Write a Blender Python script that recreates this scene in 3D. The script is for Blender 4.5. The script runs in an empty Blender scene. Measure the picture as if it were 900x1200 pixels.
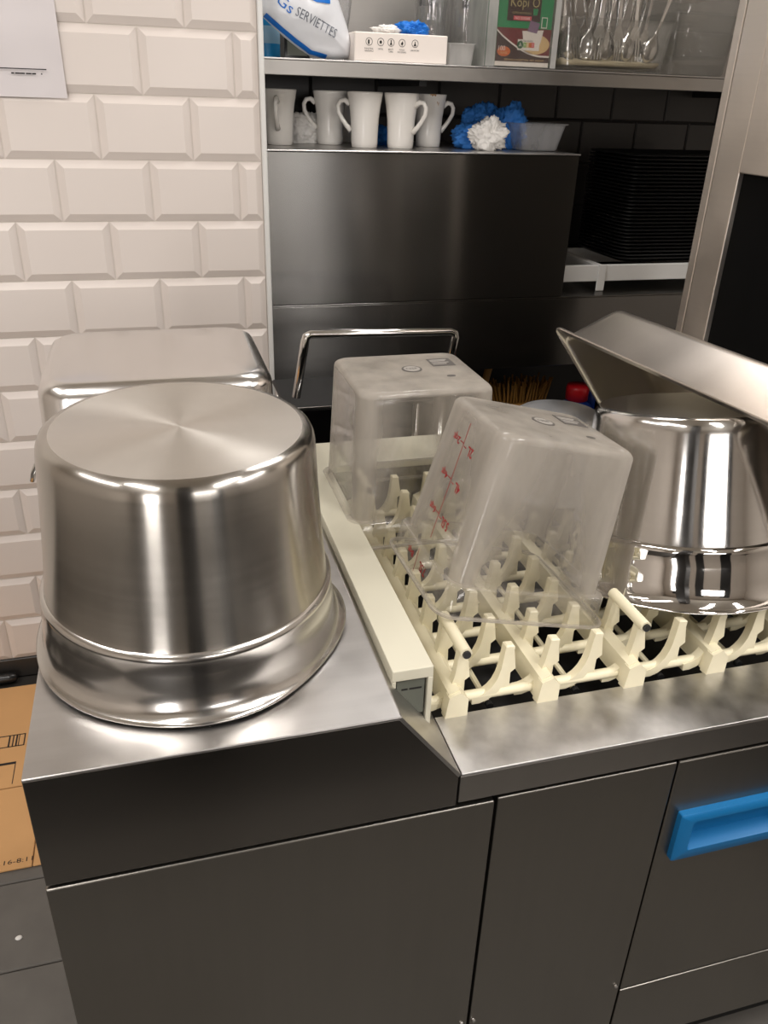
import bpy, bmesh, math, random
from mathutils import Vector, Matrix, noise
random.seed(7)
C = bpy.context.scene.collection
PI = math.pi

# ------------------------------------------------------------------ camera, world, lights, exposure
cam_d = bpy.data.cameras.new('camera'); cam = bpy.data.objects.new('camera', cam_d); C.objects.link(cam)
cam_d.sensor_fit = 'VERTICAL'; cam_d.sensor_height = 36.0; cam_d.lens = 950.71 / 1200 * 36.0
cam_d.clip_start = 0.02; cam_d.clip_end = 50
YAW, PITCH, ROLL = -0.2860521, 0.4740107, -0.03384626
ca, sa, cb, sb, cc, sc_ = math.cos(YAW), math.sin(YAW), math.cos(PITCH), math.sin(PITCH), math.cos(ROLL), math.sin(ROLL)
Rm = (Matrix(((ca, -sa, 0), (sa, ca, 0), (0, 0, 1))) @ Matrix(((1, 0, 0), (0, 0, 1), (0, -1, 0)))
      @ Matrix(((1, 0, 0), (0, cb, sb), (0, -sb, cb))) @ Matrix(((cc, -sc_, 0), (sc_, cc, 0), (0, 0, 1))))
Rb = Rm @ Matrix(((1, 0, 0), (0, -1, 0), (0, 0, -1)))
cam.matrix_world = Matrix.Translation((0.170, -0.669, 0.620)) @ Rb.to_4x4()
bpy.context.scene.camera = cam
vs = bpy.context.scene.view_settings
vs.view_transform = 'Standard'; vs.look = 'None'; vs.gamma = 1.0; vs.use_curve_mapping = False
vs.exposure = 0.12
world = bpy.data.worlds.new('world'); bpy.context.scene.world = world; world.use_nodes = True
world.node_tree.nodes['Background'].inputs[0].default_value = (0.9, 0.93, 1.0, 1)
world.node_tree.nodes['Background'].inputs[1].default_value = 0.02
FLOOR = -0.925; CEIL = 1.78

def ceiling_lamp(x, y, sx, sy, power, col=(1.0, 0.955, 0.925)):
    l = bpy.data.lights.new('ceiling_lamp', 'AREA'); l.shape = 'RECTANGLE'; l.size = sx; l.size_y = sy
    l.energy = power; l.color = col
    o = bpy.data.objects.new('ceiling_lamp', l); o.location = (x, y, CEIL - 0.03); C.objects.link(o)
    return o
LAMPS = [(0.98, 1.22, 0.5, 0.25, 10), (-0.45, -0.5, 0.16, 1.3, 15), (1.05, -0.9, 0.16, 1.3, 21), (1.95, -0.9, 0.16, 1.3, 21), (-1.0, 0.25, 0.16, 1.3, 13)]
for L in LAMPS: ceiling_lamp(*L)
# added fill light at the unseen wall opposite, brightens the mugs
hl = bpy.data.lights.new('front_fill_light', 'AREA'); hl.shape = 'RECTANGLE'; hl.size = 1.3; hl.size_y = 0.5; hl.energy = 17; hl.color = (1.0, 0.955, 0.925)
ho = bpy.data.objects.new('front_fill_light', hl); ho.location = (0.95, -3.12, 0.80); ho.rotation_euler = (math.pi / 2, 0, 0); C.objects.link(ho)
# added fill light at the left of that wall, for the lower tiles
dl = bpy.data.lights.new('low_fill_light', 'AREA'); dl.shape = 'RECTANGLE'; dl.size = 0.7; dl.size_y = 1.5; dl.energy = 30; dl.color = (1.0, 0.95, 0.92)
do = bpy.data.objects.new('low_fill_light', dl); do.location = (-1.42, -3.12, 0.1); do.rotation_euler = (math.pi / 2, 0, 0); C.objects.link(do)
bpy.context.scene.cycles.transparent_max_bounces = 32

# ------------------------------------------------------------------ materials
def mat(name):
    m = bpy.data.materials.new(name); m.use_nodes = True
    nt = m.node_tree; b = nt.nodes['Principled BSDF']
    return m, nt, b
def N(nt, t, **kw):
    n = nt.nodes.new(t)
    for k, v in kw.items():
        if k.startswith('i_'):
            key = k[2:]; key = int(key) if key.isdigit() else key.replace('_', ' ')
            n.inputs[key].default_value = v
        else: setattr(n, k, v)
    return n
def L(nt, a, b): nt.links.new(a, b)
def lin(r, g, b):
    f = lambda c: (c / 255 / 12.92) if c <= 10 else ((c / 255 + 0.055) / 1.055) ** 2.4
    return (f(r), f(g), f(b), 1)
def mapped(nt, scale, coord='Object'):
    tc = N(nt, 'ShaderNodeTexCoord'); mp = N(nt, 'ShaderNodeMapping'); mp.inputs['Scale'].default_value = scale
    L(nt, tc.outputs[coord], mp.inputs['Vector']); return mp.outputs['Vector']
def plain(name, col, rough=0.5, var=0.06, nscale=18.0, bump=0.0, spec=0.5):
    m, nt, b = mat(name)
    nz = N(nt, 'ShaderNodeTexNoise'); nz.inputs['Scale'].default_value = nscale; nz.inputs['Detail'].default_value = 5
    L(nt, mapped(nt, (1, 1, 1)), nz.inputs['Vector'])
    mx = N(nt, 'ShaderNodeMix', data_type='RGBA')
    mx.inputs[6].default_value = tuple(c * (1 - var) for c in col[:3]) + (1,)
    mx.inputs[7].default_value = tuple(min(1, c * (1 + var)) for c in col[:3]) + (1,)
    L(nt, nz.outputs['Fac'], mx.inputs[0]); L(nt, mx.outputs[2], b.inputs['Base Color'])
    b.inputs['Roughness'].default_value = rough; b.inputs['Specular IOR Level'].default_value = spec
    if bump:
        bp = N(nt, 'ShaderNodeBump'); bp.inputs['Strength'].default_value = bump; bp.inputs['Distance'].default_value = 0.002
        L(nt, nz.outputs['Fac'], bp.inputs['Height']); L(nt, bp.outputs[0], b.inputs['Normal'])
    return m
def steel(name, col=(0.62, 0.60, 0.57), rough=0.3, aniso=0.0, radial=False, tangent=(1, 0, 0), grain=(2, 2, 160), smudge=0.2, bump=0.03, smscale=6, coord='Object', varc=0.1):
    m, nt, b = mat(name)
    b.inputs['Metallic'].default_value = 1.0
    g = N(nt, 'ShaderNodeTexNoise'); g.inputs['Scale'].default_value = 1; g.inputs['Detail'].default_value = 4
    L(nt, mapped(nt, grain, coord), g.inputs['Vector'])
    s = N(nt, 'ShaderNodeTexNoise'); s.inputs['Scale'].default_value = smscale; s.inputs['Detail'].default_value = 4; s.inputs['Roughness'].default_value = 0.5
    L(nt, mapped(nt, (1, 1, 1), coord), s.inputs['Vector'])
    mr = N(nt, 'ShaderNodeMapRange'); mr.inputs[1].default_value = 0.3; mr.inputs[2].default_value = 0.7
    mr.inputs[3].default_value = rough * (1 - smudge); mr.inputs[4].default_value = rough * (1 + smudge)
    L(nt, s.outputs['Fac'], mr.inputs[0])
    ad = N(nt, 'ShaderNodeMath', operation='MULTIPLY_ADD'); ad.inputs[1].default_value = 0.03; 
    L(nt, g.outputs['Fac'], ad.inputs[0]); L(nt, mr.outputs[0], ad.inputs[2])
    sub = N(nt, 'ShaderNodeMath', operation='SUBTRACT'); sub.inputs[1].default_value = 0.015
    L(nt, ad.outputs[0], sub.inputs[0]); L(nt, sub.outputs[0], b.inputs['Roughness'])
    mx = N(nt, 'ShaderNodeMix', data_type='RGBA')
    mx.inputs[6].default_value = tuple(c * (1 - varc) for c in col) + (1,); mx.inputs[7].default_value = tuple(min(1, c * (1 + varc * .5)) for c in col) + (1,)
    a2 = N(nt, 'ShaderNodeMath', operation='MULTIPLY_ADD'); a2.inputs[1].default_value = 0.5
    L(nt, g.outputs['Fac'], a2.inputs[0])
    h = N(nt, 'ShaderNodeMath', operation='MULTIPLY'); h.inputs[1].default_value = 0.5; L(nt, s.outputs['Fac'], h.inputs[0]); L(nt, h.outputs[0], a2.inputs[2])
    L(nt, a2.outputs[0], mx.inputs[0]); L(nt, mx.outputs[2], b.inputs['Base Color'])
    if bump:
        bp = N(nt, 'ShaderNodeBump'); bp.inputs['Strength'].default_value = bump; bp.inputs['Distance'].default_value = 0.001
        L(nt, g.outputs['Fac'], bp.inputs['Height']); L(nt, bp.outputs[0], b.inputs['Normal'])
    if aniso:
        b.inputs['Anisotropic'].default_value = aniso; b.inputs['Anisotropic Rotation'].default_value = 0.25
        if radial:
            tg = N(nt, 'ShaderNodeTangent', direction_type='RADIAL', axis='Z'); L(nt, tg.outputs[0], b.inputs['Tangent'])
        else:
            v = N(nt, 'ShaderNodeCombineXYZ')
            for i in range(3): v.inputs[i].default_value = tangent[i]
            L(nt, v.outputs[0], b.inputs['Tangent'])
    return m
def clear(name, tint=(0.992, 0.992, 0.99), film=(0.58, 0.54, 0.485), haze_attr=True, haze=0.05, nscale=14, ior=1.33, rough=0.06):
    m, nt, b = mat(name); nt.nodes.remove(b); out = nt.nodes['Material Output']
    tr = N(nt, 'ShaderNodeBsdfTransparent'); tr.inputs[0].default_value = tint + (1,)
    gl = N(nt, 'ShaderNodeBsdfGlossy'); gl.inputs['Roughness'].default_value = rough; gl.inputs[0].default_value = (0.95, 0.95, 0.95, 1)
    lw = N(nt, 'ShaderNodeLayerWeight'); lw.inputs[0].default_value = 0.5
    pw = N(nt, 'ShaderNodeMath', operation='POWER'); pw.inputs[1].default_value = 5; L(nt, lw.outputs['Facing'], pw.inputs[0])
    fr = N(nt, 'ShaderNodeMath', operation='MULTIPLY_ADD'); fr.inputs[1].default_value = 0.85; fr.inputs[2].default_value = 0.055; L(nt, pw.outputs[0], fr.inputs[0])
    m1 = N(nt, 'ShaderNodeMixShader'); L(nt, fr.outputs[0], m1.inputs[0]); L(nt, tr.outputs[0], m1.inputs[1]); L(nt, gl.outputs[0], m1.inputs[2])
    df = N(nt, 'ShaderNodeBsdfDiffuse'); df.inputs[0].default_value = film + (1,)
    tl = N(nt, 'ShaderNodeBsdfTranslucent'); tl.inputs[0].default_value = film + (1,)
    m2 = N(nt, 'ShaderNodeMixShader'); m2.inputs[0].default_value = 0.5; L(nt, df.outputs[0], m2.inputs[1]); L(nt, tl.outputs[0], m2.inputs[2])
    nz = N(nt, 'ShaderNodeTexNoise'); nz.inputs['Scale'].default_value = nscale; nz.inputs['Detail'].default_value = 4
    L(nt, mapped(nt, (1, 1, .35)), nz.inputs['Vector'])
    mr = N(nt, 'ShaderNodeMapRange'); mr.inputs[1].default_value = 0.3; mr.inputs[2].default_value = 0.7; mr.inputs[3].default_value = 0.6; mr.inputs[4].default_value = 1.35
    L(nt, nz.outputs['Fac'], mr.inputs[0])
    mu = N(nt, 'ShaderNodeMath', operation='MULTIPLY', use_clamp=True); L(nt, mr.outputs[0], mu.inputs[0])
    if haze_attr:
        at = N(nt, 'ShaderNodeAttribute'); at.attribute_name = 'haze'; L(nt, at.outputs['Fac'], mu.inputs[1])
    else: mu.inputs[1].default_value = haze
    m3 = N(nt, 'ShaderNodeMixShader'); L(nt, mu.outputs[0], m3.inputs[0]); L(nt, m1.outputs[0], m3.inputs[1]); L(nt, m2.outputs[0], m3.inputs[2])
    L(nt, m3.outputs[0], out.inputs['Surface'])
    return m

M = {}
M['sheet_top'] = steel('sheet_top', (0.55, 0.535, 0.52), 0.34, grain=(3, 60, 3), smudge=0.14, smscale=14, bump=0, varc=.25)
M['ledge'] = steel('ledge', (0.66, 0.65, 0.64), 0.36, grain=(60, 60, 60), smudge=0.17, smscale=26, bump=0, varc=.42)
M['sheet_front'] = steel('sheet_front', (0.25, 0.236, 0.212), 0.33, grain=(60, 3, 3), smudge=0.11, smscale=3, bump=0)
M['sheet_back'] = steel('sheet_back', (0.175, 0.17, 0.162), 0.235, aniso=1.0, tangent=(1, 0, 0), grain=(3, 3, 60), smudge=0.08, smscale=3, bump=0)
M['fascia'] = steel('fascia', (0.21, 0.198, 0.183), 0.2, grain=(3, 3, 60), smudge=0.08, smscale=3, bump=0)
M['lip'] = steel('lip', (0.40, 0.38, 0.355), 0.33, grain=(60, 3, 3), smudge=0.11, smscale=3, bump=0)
M['edge'] = steel('edge', (0.75, 0.74, 0.72), 0.22)
M['shelf_edge'] = steel('shelf_edge', (0.36, 0.345, 0.325), 0.36, grain=(3, 3, 140), smudge=.15)
M['hood'] = steel('hood', (0.76, 0.70, 0.63), 0.42, grain=(3, 3, 140), smudge=.2)
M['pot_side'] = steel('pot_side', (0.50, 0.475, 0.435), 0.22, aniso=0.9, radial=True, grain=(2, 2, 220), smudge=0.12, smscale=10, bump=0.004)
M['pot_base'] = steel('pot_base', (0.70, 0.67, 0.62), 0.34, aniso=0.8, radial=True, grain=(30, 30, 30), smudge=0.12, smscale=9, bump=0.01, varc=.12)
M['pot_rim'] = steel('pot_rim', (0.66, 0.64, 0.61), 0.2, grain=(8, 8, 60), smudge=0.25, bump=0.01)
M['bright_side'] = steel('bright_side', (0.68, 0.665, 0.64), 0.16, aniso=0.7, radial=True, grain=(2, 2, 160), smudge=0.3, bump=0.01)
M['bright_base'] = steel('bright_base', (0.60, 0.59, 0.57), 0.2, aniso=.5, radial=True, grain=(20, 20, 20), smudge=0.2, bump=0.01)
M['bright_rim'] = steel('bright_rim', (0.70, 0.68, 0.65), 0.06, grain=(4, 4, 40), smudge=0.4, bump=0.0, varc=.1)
M['pan'] = steel('pan', (0.76, 0.70, 0.64), 0.32, grain=(25, 3, 3), smudge=0.12, smscale=5, bump=0)
M['gn'] = steel('gn', (0.78, 0.76, 0.74), 0.22, grain=(30, 4, 4), smudge=0.1, smscale=6, bump=0)
M['bowl'] = steel('bowl', (0.72, 0.73, 0.75), 0.40, grain=(9, 9, 9), bump=0.01)
M['chrome'] = steel('chrome', (0.75, 0.74, 0.72), 0.12, grain=(5, 5, 5), bump=0)
M['cutlery'] = steel('cutlery', (0.75, 0.74, 0.72), 0.15, grain=(5, 5, 5), bump=0)
M['dark_metal'] = plain('dark_metal', (0.012, 0.012, 0.012, 1), 0.45)
M['gap'] = plain('gap', (0.006, 0.006, 0.006, 1), 0.8)
M['tile'] = plain('tile', lin(226, 217, 210), 0.36, 0.03, 3)
M['grout'] = plain('grout', lin(225, 218, 210), 0.8, 0.04, 40)
M['dark_tile'] = plain('dark_tile', lin(52, 49, 46), 0.4, 0.15, 8)
M['dark_grout'] = plain('dark_grout', lin(36, 34, 32), 0.8)
M['floor_tile'] = plain('floor_tile', lin(104, 101, 96), 0.5, 0.22, 14, 0.3)
M['floor_grout'] = plain('floor_grout', lin(45, 42, 38), 0.8, 0.15)
M['plaster'] = plain('plaster', lin(215, 208, 196), 0.7, 0.04)
M['room'] = plain('room', lin(205, 196, 186), 0.6, 0.06, 3)
M['reflection_dark'] = plain('reflection_dark', lin(28, 27, 27), 0.5)
M['cream'] = plain('cream', lin(236, 228, 198), 0.38, 0.05, 25)
M['rail'] = plain('rail', lin(214, 210, 190), 0.42, 0.03, 12)
M['grey_plastic'] = plain('grey_plastic', lin(105, 108, 98), 0.4)
M['black_plastic'] = plain('black_plastic', lin(30, 30, 30), 0.28)
M['curtain'] = plain('curtain', lin(7, 7, 7), 0.8, 0.2, 10, spec=0.12)
M['blue_plastic'] = plain('blue_plastic', lin(14, 112, 172), 0.45, 0.04)
M['ceramic'] = plain('ceramic', lin(250, 247, 241), 0.14, 0.02, 6)
M['tissue'] = plain('tissue', lin(244, 242, 238), 0.9, 0.03)
M['blue_net'] = plain('blue_net', lin(48, 120, 200), 0.7, 0.25, 90, 0.6)
M['blue_glove'] = plain('blue_glove', lin(20, 120, 215), 0.5, 0.1)
M['card'] = plain('card', lin(212, 164, 110), 0.75, 0.08, 9)
M['ink'] = plain('ink', lin(28, 26, 26), 0.7)
M['red_ink'] = plain('red_ink', lin(150, 14, 22), 0.6)
M['mark_grey'] = plain('mark_grey', lin(92, 88, 84), 0.5)
M['white_card'] = plain('white_card', lin(245, 236, 228), 0.55, 0.02)
M['paper'] = plain('paper', lin(222, 217, 218), 0.8, 0.02, 5)
M['white_metal'] = plain('white_metal', lin(225, 225, 222), 0.4, 0.03)
M['yellow'] = plain('yellow', lin(120, 82, 22), 0.8, 0.2, 40)
M['wood'] = plain('wood', lin(150, 110, 50), 0.6)
M['red_plastic'] = plain('red_plastic', lin(190, 25, 35), 0.35)
M['navy_plastic'] = plain('navy_plastic', lin(15, 60, 160), 0.35)
M['bag'] = plain('bag', lin(226, 228, 232), 0.25, 0.05, 22, 0.5)
M['bag_blue'] = plain('bag_blue', lin(20, 110, 200), 0.35)
M['bag_ink'] = plain('bag_ink', lin(110, 115, 125), 0.5)
M['green_print'] = plain('green_print', lin(25, 150, 90), 0.4)
M['brown_print'] = plain('brown_print', lin(62, 32, 26), 0.4)
M['red_print'] = plain('red_print', lin(120, 30, 34), 0.4, 0.6, 300)
M['pink_print'] = plain('pink_print', lin(225, 90, 100), 0.4)
M['cream_print'] = plain('cream_print', lin(230, 195, 140), 0.4)
M['orange_print'] = plain('orange_print', lin(215, 105, 35), 0.4)
M['gold_print'] = plain('gold_print', lin(190, 175, 120), 0.4)
M['purple_print'] = plain('purple_print', lin(140, 110, 140), 0.4)
M['lime_print'] = plain('lime_print', lin(120, 180, 60), 0.4)
M['darkgreen_print'] = plain('darkgreen_print', lin(20, 95, 50), 0.4)
M['paste'] = plain('paste', lin(196, 182, 152), 0.8, 0.1, 40, 0.5)
M['poly_mark'] = plain('poly_mark', lin(165, 160, 153), 0.5)
M['poly'] = clear('poly')
M['tub'] = clear('tub', (0.93, 0.93, 0.93), (0.7, 0.7, 0.7), False, 0.3)
M['bin'] = clear('bin', (0.92, 0.92, 0.91), (0.62, 0.60, 0.57), False, 0.07)
M['bin_pan'] = clear('bin_pan', (0.92, 0.92, 0.91), (0.5, 0.49, 0.47), False, 0.16)
M['bin_frost'] = clear('bin_frost', (0.9, 0.9, 0.9), (0.70, 0.69, 0.67), False, 0.6)
M['glass'] = clear('glass', (0.95, 0.95, 0.95), (0.7, 0.7, 0.7), False, 0.03)
M['film_bag'] = clear('film_bag', (0.93, 0.93, 0.93), (0.8, 0.8, 0.82), False, 0.28)

# ------------------------------------------------------------------ builders
def link(name, me, m, parent=None, smooth=False, kind=None):
    if m and not me.materials: me.materials.append(m)
    if smooth:
        me.polygons.foreach_set('use_smooth', [True] * len(me.polygons))
    o = bpy.data.objects.new(name, me); C.objects.link(o)
    if parent: o.parent = parent
    if kind: o['kind'] = kind
    return o
def from_bm(name, bm, m, parent=None, smooth=False, kind=None, recalc=True):
    if recalc: bmesh.ops.recalc_face_normals(bm, faces=bm.faces)
    me = bpy.data.meshes.new(name); bm.to_mesh(me); bm.free()
    o = link(name, me, m, parent, smooth, kind)
    return o
def thing(name, label, cat, loc=(0, 0, 0), group=None, mtx=None):
    o = bpy.data.objects.new(name, None); C.objects.link(o); o.empty_display_size = 0.05
    o.location = loc
    if mtx is not None: o.matrix_world = mtx
    tag(o, label, cat, group); return o
def tag(o, label, cat, group=None):
    o['label'] = label; o['category'] = cat
    if group: o['group'] = group
    return o
def dup(root, loc=None, label=None, mtx=None):
    r = root.copy(); C.objects.link(r)
    if loc is not None: r.location = loc
    if mtx is not None: r.matrix_world = mtx
    if label: r['label'] = label
    for ch in list(root.children):
        c = ch.copy(); C.objects.link(c); c.parent = r
        for g in ch.children:
            d = g.copy(); C.objects.link(d); d.parent = c
    return r
def add_box(bm, x0, x1, y0, y1, z0, z1, bev=0.0, seg=1, mtx=None):
    r = bmesh.ops.create_cube(bm, size=1.0)
    v = r['verts']
    bmesh.ops.scale(bm, vec=(x1 - x0, y1 - y0, z1 - z0), verts=v)
    bmesh.ops.translate(bm, vec=((x0 + x1) / 2, (y0 + y1) / 2, (z0 + z1) / 2), verts=v)
    if bev:
        es = list({e for q in v for e in q.link_edges})
        rr_ = bmesh.ops.bevel(bm, geom=es, offset=bev, segments=seg, affect='EDGES', profile=0.5)
        v = list({q for f_ in rr_['faces'] for q in f_.verts} | {q for q in v if q.is_valid})
    if mtx is not None: bmesh.ops.transform(bm, matrix=mtx, verts=v)
    return v
def box(name, m, x0, x1, y0, y1, z0, z1, bev=0.0, parent=None, seg=1, kind=None, smooth=False):
    """box in world coordinates under an unrotated parent"""
    p = parent.location if parent else Vector((0, 0, 0))
    q = parent.parent.location if parent and parent.parent else Vector((0, 0, 0))
    p = p + q
    bm = bmesh.new(); add_box(bm, x0 - p.x, x1 - p.x, y0 - p.y, y1 - p.y, z0 - p.z, z1 - p.z, bev, seg)
    return from_bm(name, bm, m, parent, smooth, kind)
def add_tube(bm, pts, r, seg=8, rect=None, cap=True):
    """sweep a circle (or rect hx, hy) along pts; r may be a list"""
    pts = [Vector(p) for p in pts]; n = len(pts); rings = []
    up = Vector((0, 0, 1)); prev = None
    for i, p in enumerate(pts):
        t = (pts[min(i + 1, n - 1)] - pts[max(i - 1, 0)]).normalized()
        if prev is None:
            a = t.cross(up)
            if a.length < 1e-3: a = t.cross(Vector((0, 1, 0)))
            a.normalize()
        else:
            a = (prev - t * prev.dot(t)).normalized()
        prev = a; b = t.cross(a)
        rr = r[i] if isinstance(r, (list, tuple)) else r
        rings.append([bm.verts.new(p + a * (rr * math.cos(2 * PI * k / seg)) + b * (rr * math.sin(2 * PI * k / seg))) for k in range(seg)])
    for i in range(n - 1):
        for k in range(seg):
            bm.faces.new((rings[i][k], rings[i][(k + 1) % seg], rings[i + 1][(k + 1) % seg], rings[i + 1][k]))
    if cap:
        bm.faces.new(rings[0][::-1]); bm.faces.new(rings[-1])
def tube(name, m, pts, r, seg=10, parent=None, smooth=True):
    bm = bmesh.new(); add_tube(bm, pts, r, seg); return from_bm(name, bm, m, parent, smooth)
def add_lathe(bm, prof, seg=64, capfirst=False, caplast=False, warp=None):
    rings = []
    for (r, z) in prof:
        if r < 1e-6: rings.append([bm.verts.new((0, 0, z))]); continue
        ring = []
        for k in range(seg):
            a = 2 * PI * k / seg; q = warp(a, r, z) if warp else (r, z)
            ring.append(bm.verts.new((q[0] * math.cos(a), q[0] * math.sin(a), q[1])))
        rings.append(ring)
    for A, B in zip(rings, rings[1:]):
        for k in range(seg):
            k2 = (k + 1) % seg
            if len(A) == 1 and len(B) == 1: continue
            if len(A) == 1: bm.faces.new((A[0], B[k2], B[k]))
            elif len(B) == 1: bm.faces.new((A[k], A[k2], B[0]))
            else: bm.faces.new((A[k], A[k2], B[k2], B[k]))
def lathe(name, m, prof, seg=64, parent=None, warp=None, smooth=True):
    bm = bmesh.new(); add_lathe(bm, prof, seg, warp=warp); return from_bm(name, bm, m, parent, smooth)
def rr_loop(hx, hy, r, z, n=5, ox=0, oy=0):
    out = []
    for q, (sx, sy) in enumerate(((1, 1), (-1, 1), (-1, -1), (1, -1))):
        for k in range(n + 1):
            a = PI / 2 * (q + k / n)
            out.append(Vector((ox + sx * (hx - r) + r * math.cos(a), oy + sy * (hy - r) + r * math.sin(a), z)))
    return out
def add_loft(bm, loops, cap0=True, cap1=True):
    rings = [[bm.verts.new(p) for p in lp] for lp in loops]; n = len(rings[0])
    for A, B in zip(rings, rings[1:]):
        for k in range(n): bm.faces.new((A[k], A[(k + 1) % n], B[(k + 1) % n], B[k]))
    if cap0: bm.faces.new(rings[0][::-1])
    if cap1: bm.faces.new(rings[-1])
    return rings
def smooth_by_angle(o, ang=40):
    me = o.data; me.polygons.foreach_set('use_smooth', [True] * len(me.polygons))
    bm = bmesh.new(); bm.from_mesh(me)
    for e in bm.edges:
        if len(e.link_faces) == 2 and e.calc_face_angle(0) > math.radians(ang): e.smooth = False
        else: e.smooth = True
    bm.to_mesh(me); bm.free(); return o
def frame(o_, x_, y_):
    x = Vector(x_).normalized(); y = Vector(y_).normalized(); z = x.cross(y)
    return Matrix(((x.x, y.x, z.x, o_[0]), (x.y, y.y, z.y, o_[1]), (x.z, y.z, z.z, o_[2]), (0, 0, 0, 1)))
def text(name, body, width, height, fr, m, parent=None):
    """flat lettering, centred on frame fr, fitted to width x height"""
    cu = bpy.data.curves.new('lettering', 'FONT'); cu.body = body; cu.align_x = 'CENTER'; cu.align_y = 'CENTER'; cu.resolution_u = 2; cu.offset = 0.02 if m.name == 'red_ink' else 0.0
    o = bpy.data.objects.new('tmp_text', cu); C.objects.link(o)
    dg = bpy.context.evaluated_depsgraph_get(); dg.update()
    me = bpy.data.meshes.new_from_object(o.evaluated_get(dg)); bpy.data.objects.remove(o); bpy.data.curves.remove(cu)
    xs = [v.co.x for v in me.vertices]; ys = [v.co.y for v in me.vertices]
    cx, cy = (min(xs) + max(xs)) / 2, (min(ys) + max(ys)) / 2
    sx, sy = width / max(1e-6, max(xs) - min(xs)), height / max(1e-6, max(ys) - min(ys))
    me.transform(fr @ Matrix.Diagonal((sx, sy, 1, 1)) @ Matrix.Translation((-cx, -cy, 0)))
    me.materials.clear()
    return link(name, me, m, parent)
def prism(name, m, pts2, fr, depth, parent=None, smooth=False):
    """2D outline extruded by depth along frame normal"""
    bm = bmesh.new()
    a = [bm.verts.new(fr @ Vector((x, y, 0))) for x, y in pts2]; b = [bm.verts.new(fr @ Vector((x, y, depth))) for x, y in pts2]
    n = len(a)
    for k in range(n): bm.faces.new((a[k], a[(k + 1) % n], b[(k + 1) % n], b[k]))
    bm.faces.new(a[::-1]); bm.faces.new(b)
    return from_bm(name, bm, m, parent, smooth)
def disc2(rx, ry, n=28, cx=0, cy=0): return [(cx + rx * math.cos(2 * PI * k / n), cy + ry * math.sin(2 * PI * k / n)) for k in range(n)]
def rect2(x0, x1, y0, y1): return [(x0, y0), (x1, y0), (x1, y1), (x0, y1)]
def crumple(name, m, c, rx, ry, rz, seed, parent=None, sub=5, amp=0.35, freq=8):
    bm = bmesh.new(); bmesh.ops.create_icosphere(bm, subdivisions=sub, radius=1)
    for v in bm.verts:
        d = v.co.copy(); off = Vector((seed * 3.1, seed * 1.7, seed))
        n1 = noise.noise(d * 1.6 + off); n2 = abs(noise.noise(d * 4.0 + off)); n3 = abs(noise.noise(d * freq + off)); n4 = abs(noise.noise(d * freq * 2.1 + off))
        s = 1 + amp * n1 - amp * 0.7 * n2 + amp * .7 * n3 + amp * .4 * n4
        p = d * s
        v.co = Vector((p.x * rx, p.y * ry, max(p.z * rz, -rz * 0.8) + rz * 0.8)) 
    if parent is None:
        o = from_bm(name, bm, m, None, True); o.location = c
    else:
        bmesh.ops.translate(bm, vec=Vector(c) - parent.location, verts=bm.verts); o = from_bm(name, bm, m, parent, True)
    return o

# ------------------------------------------------------------------ the setting
RW = 3.2
floor = box('floor', M['floor_grout'], -2.6, RW, -3.2, 2.1, FLOOR - 0.06, FLOOR - 0.004, kind='structure')
bm = bmesh.new(); add_box(bm, -0.2135, 0.2135, -0.105, 0.105, -0.006, 0.004, 0.003); 
ftm = bpy.data.meshes.new('floor_tile'); bm.to_mesh(ftm); bm.free(); ftm.materials.append(M['floor_tile'])
for i in range(-3, 4):
    for j in range(-6, 7):
        t = link('floor_tile', ftm, None, floor); t.location = (-0.06 + i * 0.43 + (0.215 if j % 2 else 0), 0.585 + j * 0.212 - 0.0, FLOOR - 0.004)
        if t.location.y + 0.105 > 1.43: C.objects.unlink(t); bpy.data.objects.remove(t)
box('ceiling', M['plaster'], -2.6, RW, -3.2, 2.1, CEIL, CEIL + 0.05, kind='structure')
wb = box('wall_back', M['grout'], -2.6, 0.458, 1.4365, 2.1, FLOOR, CEIL, kind='structure')
def tile_mesh(w, h, d, bev, name, m):
    bm = bmesh.new()
    lo = [(-w / 2, 0, -h / 2), (w / 2, 0, -h / 2), (w / 2, 0, h / 2), (-w / 2, 0, h / 2)]
    md = [(x, -0.002, z) for x, _, z in lo]
    up = [(x - math.copysign(bev, x), -d, z - math.copysign(bev, z)) for x, _, z in lo]
    add_loft(bm, [lo, md, up], True, True); bmesh.ops.recalc_face_normals(bm, faces=bm.faces)
    me = bpy.data.meshes.new(name); bm.to_mesh(me); bm.free(); me.materials.append(m); return me
TW, TH = 0.2045, 0.1333
full = tile_mesh(TW - 0.003, TH - 0.003, 0.0095, 0.016, 'tile', M['tile'])
cut1 = tile_mesh(0.053, TH - 0.003, 0.0095, 0.015, 'tile', M['tile'])
cut2 = tile_mesh(0.157, TH - 0.003, 0.0095, 0.016, 'tile', M['tile'])
for r in range(13):
    zc = 0.603 + TH / 2 + TH - r * TH + 0.0008
    odd = (r % 2 == 0)                       # rows whose last joint lies at 0.297
    last = 0.297 if odd else 0.400
    x = last - TW / 2
    while x > -0.85:
        o = link('tile', full, None, wb); o.location = (x, 1.4365, zc); x -= TW
    o = link('tile', cut2 if odd else cut1, None, wb); o.location = ((last + 0.455) / 2 + 0.0005, 1.4365, zc)
box('trim_1', M['white_metal'], 0.4555, 0.468, 1.424, 2.08, FLOOR, CEIL, 0.002, kind='structure')
box('baseboard_back', M['dark_tile'], -2.6, 0.4555, 1.428, 1.4365, FLOOR, -0.862, 0.002, kind='structure')
wr = box('wall_rear', M['dark_grout'], 0.468, RW, 2.05, 2.1, FLOOR, CEIL, kind='structure')
dfull = tile_mesh(0.2015, 0.1305, 0.006, 0.004, 'tile', M['dark_tile'])
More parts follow.
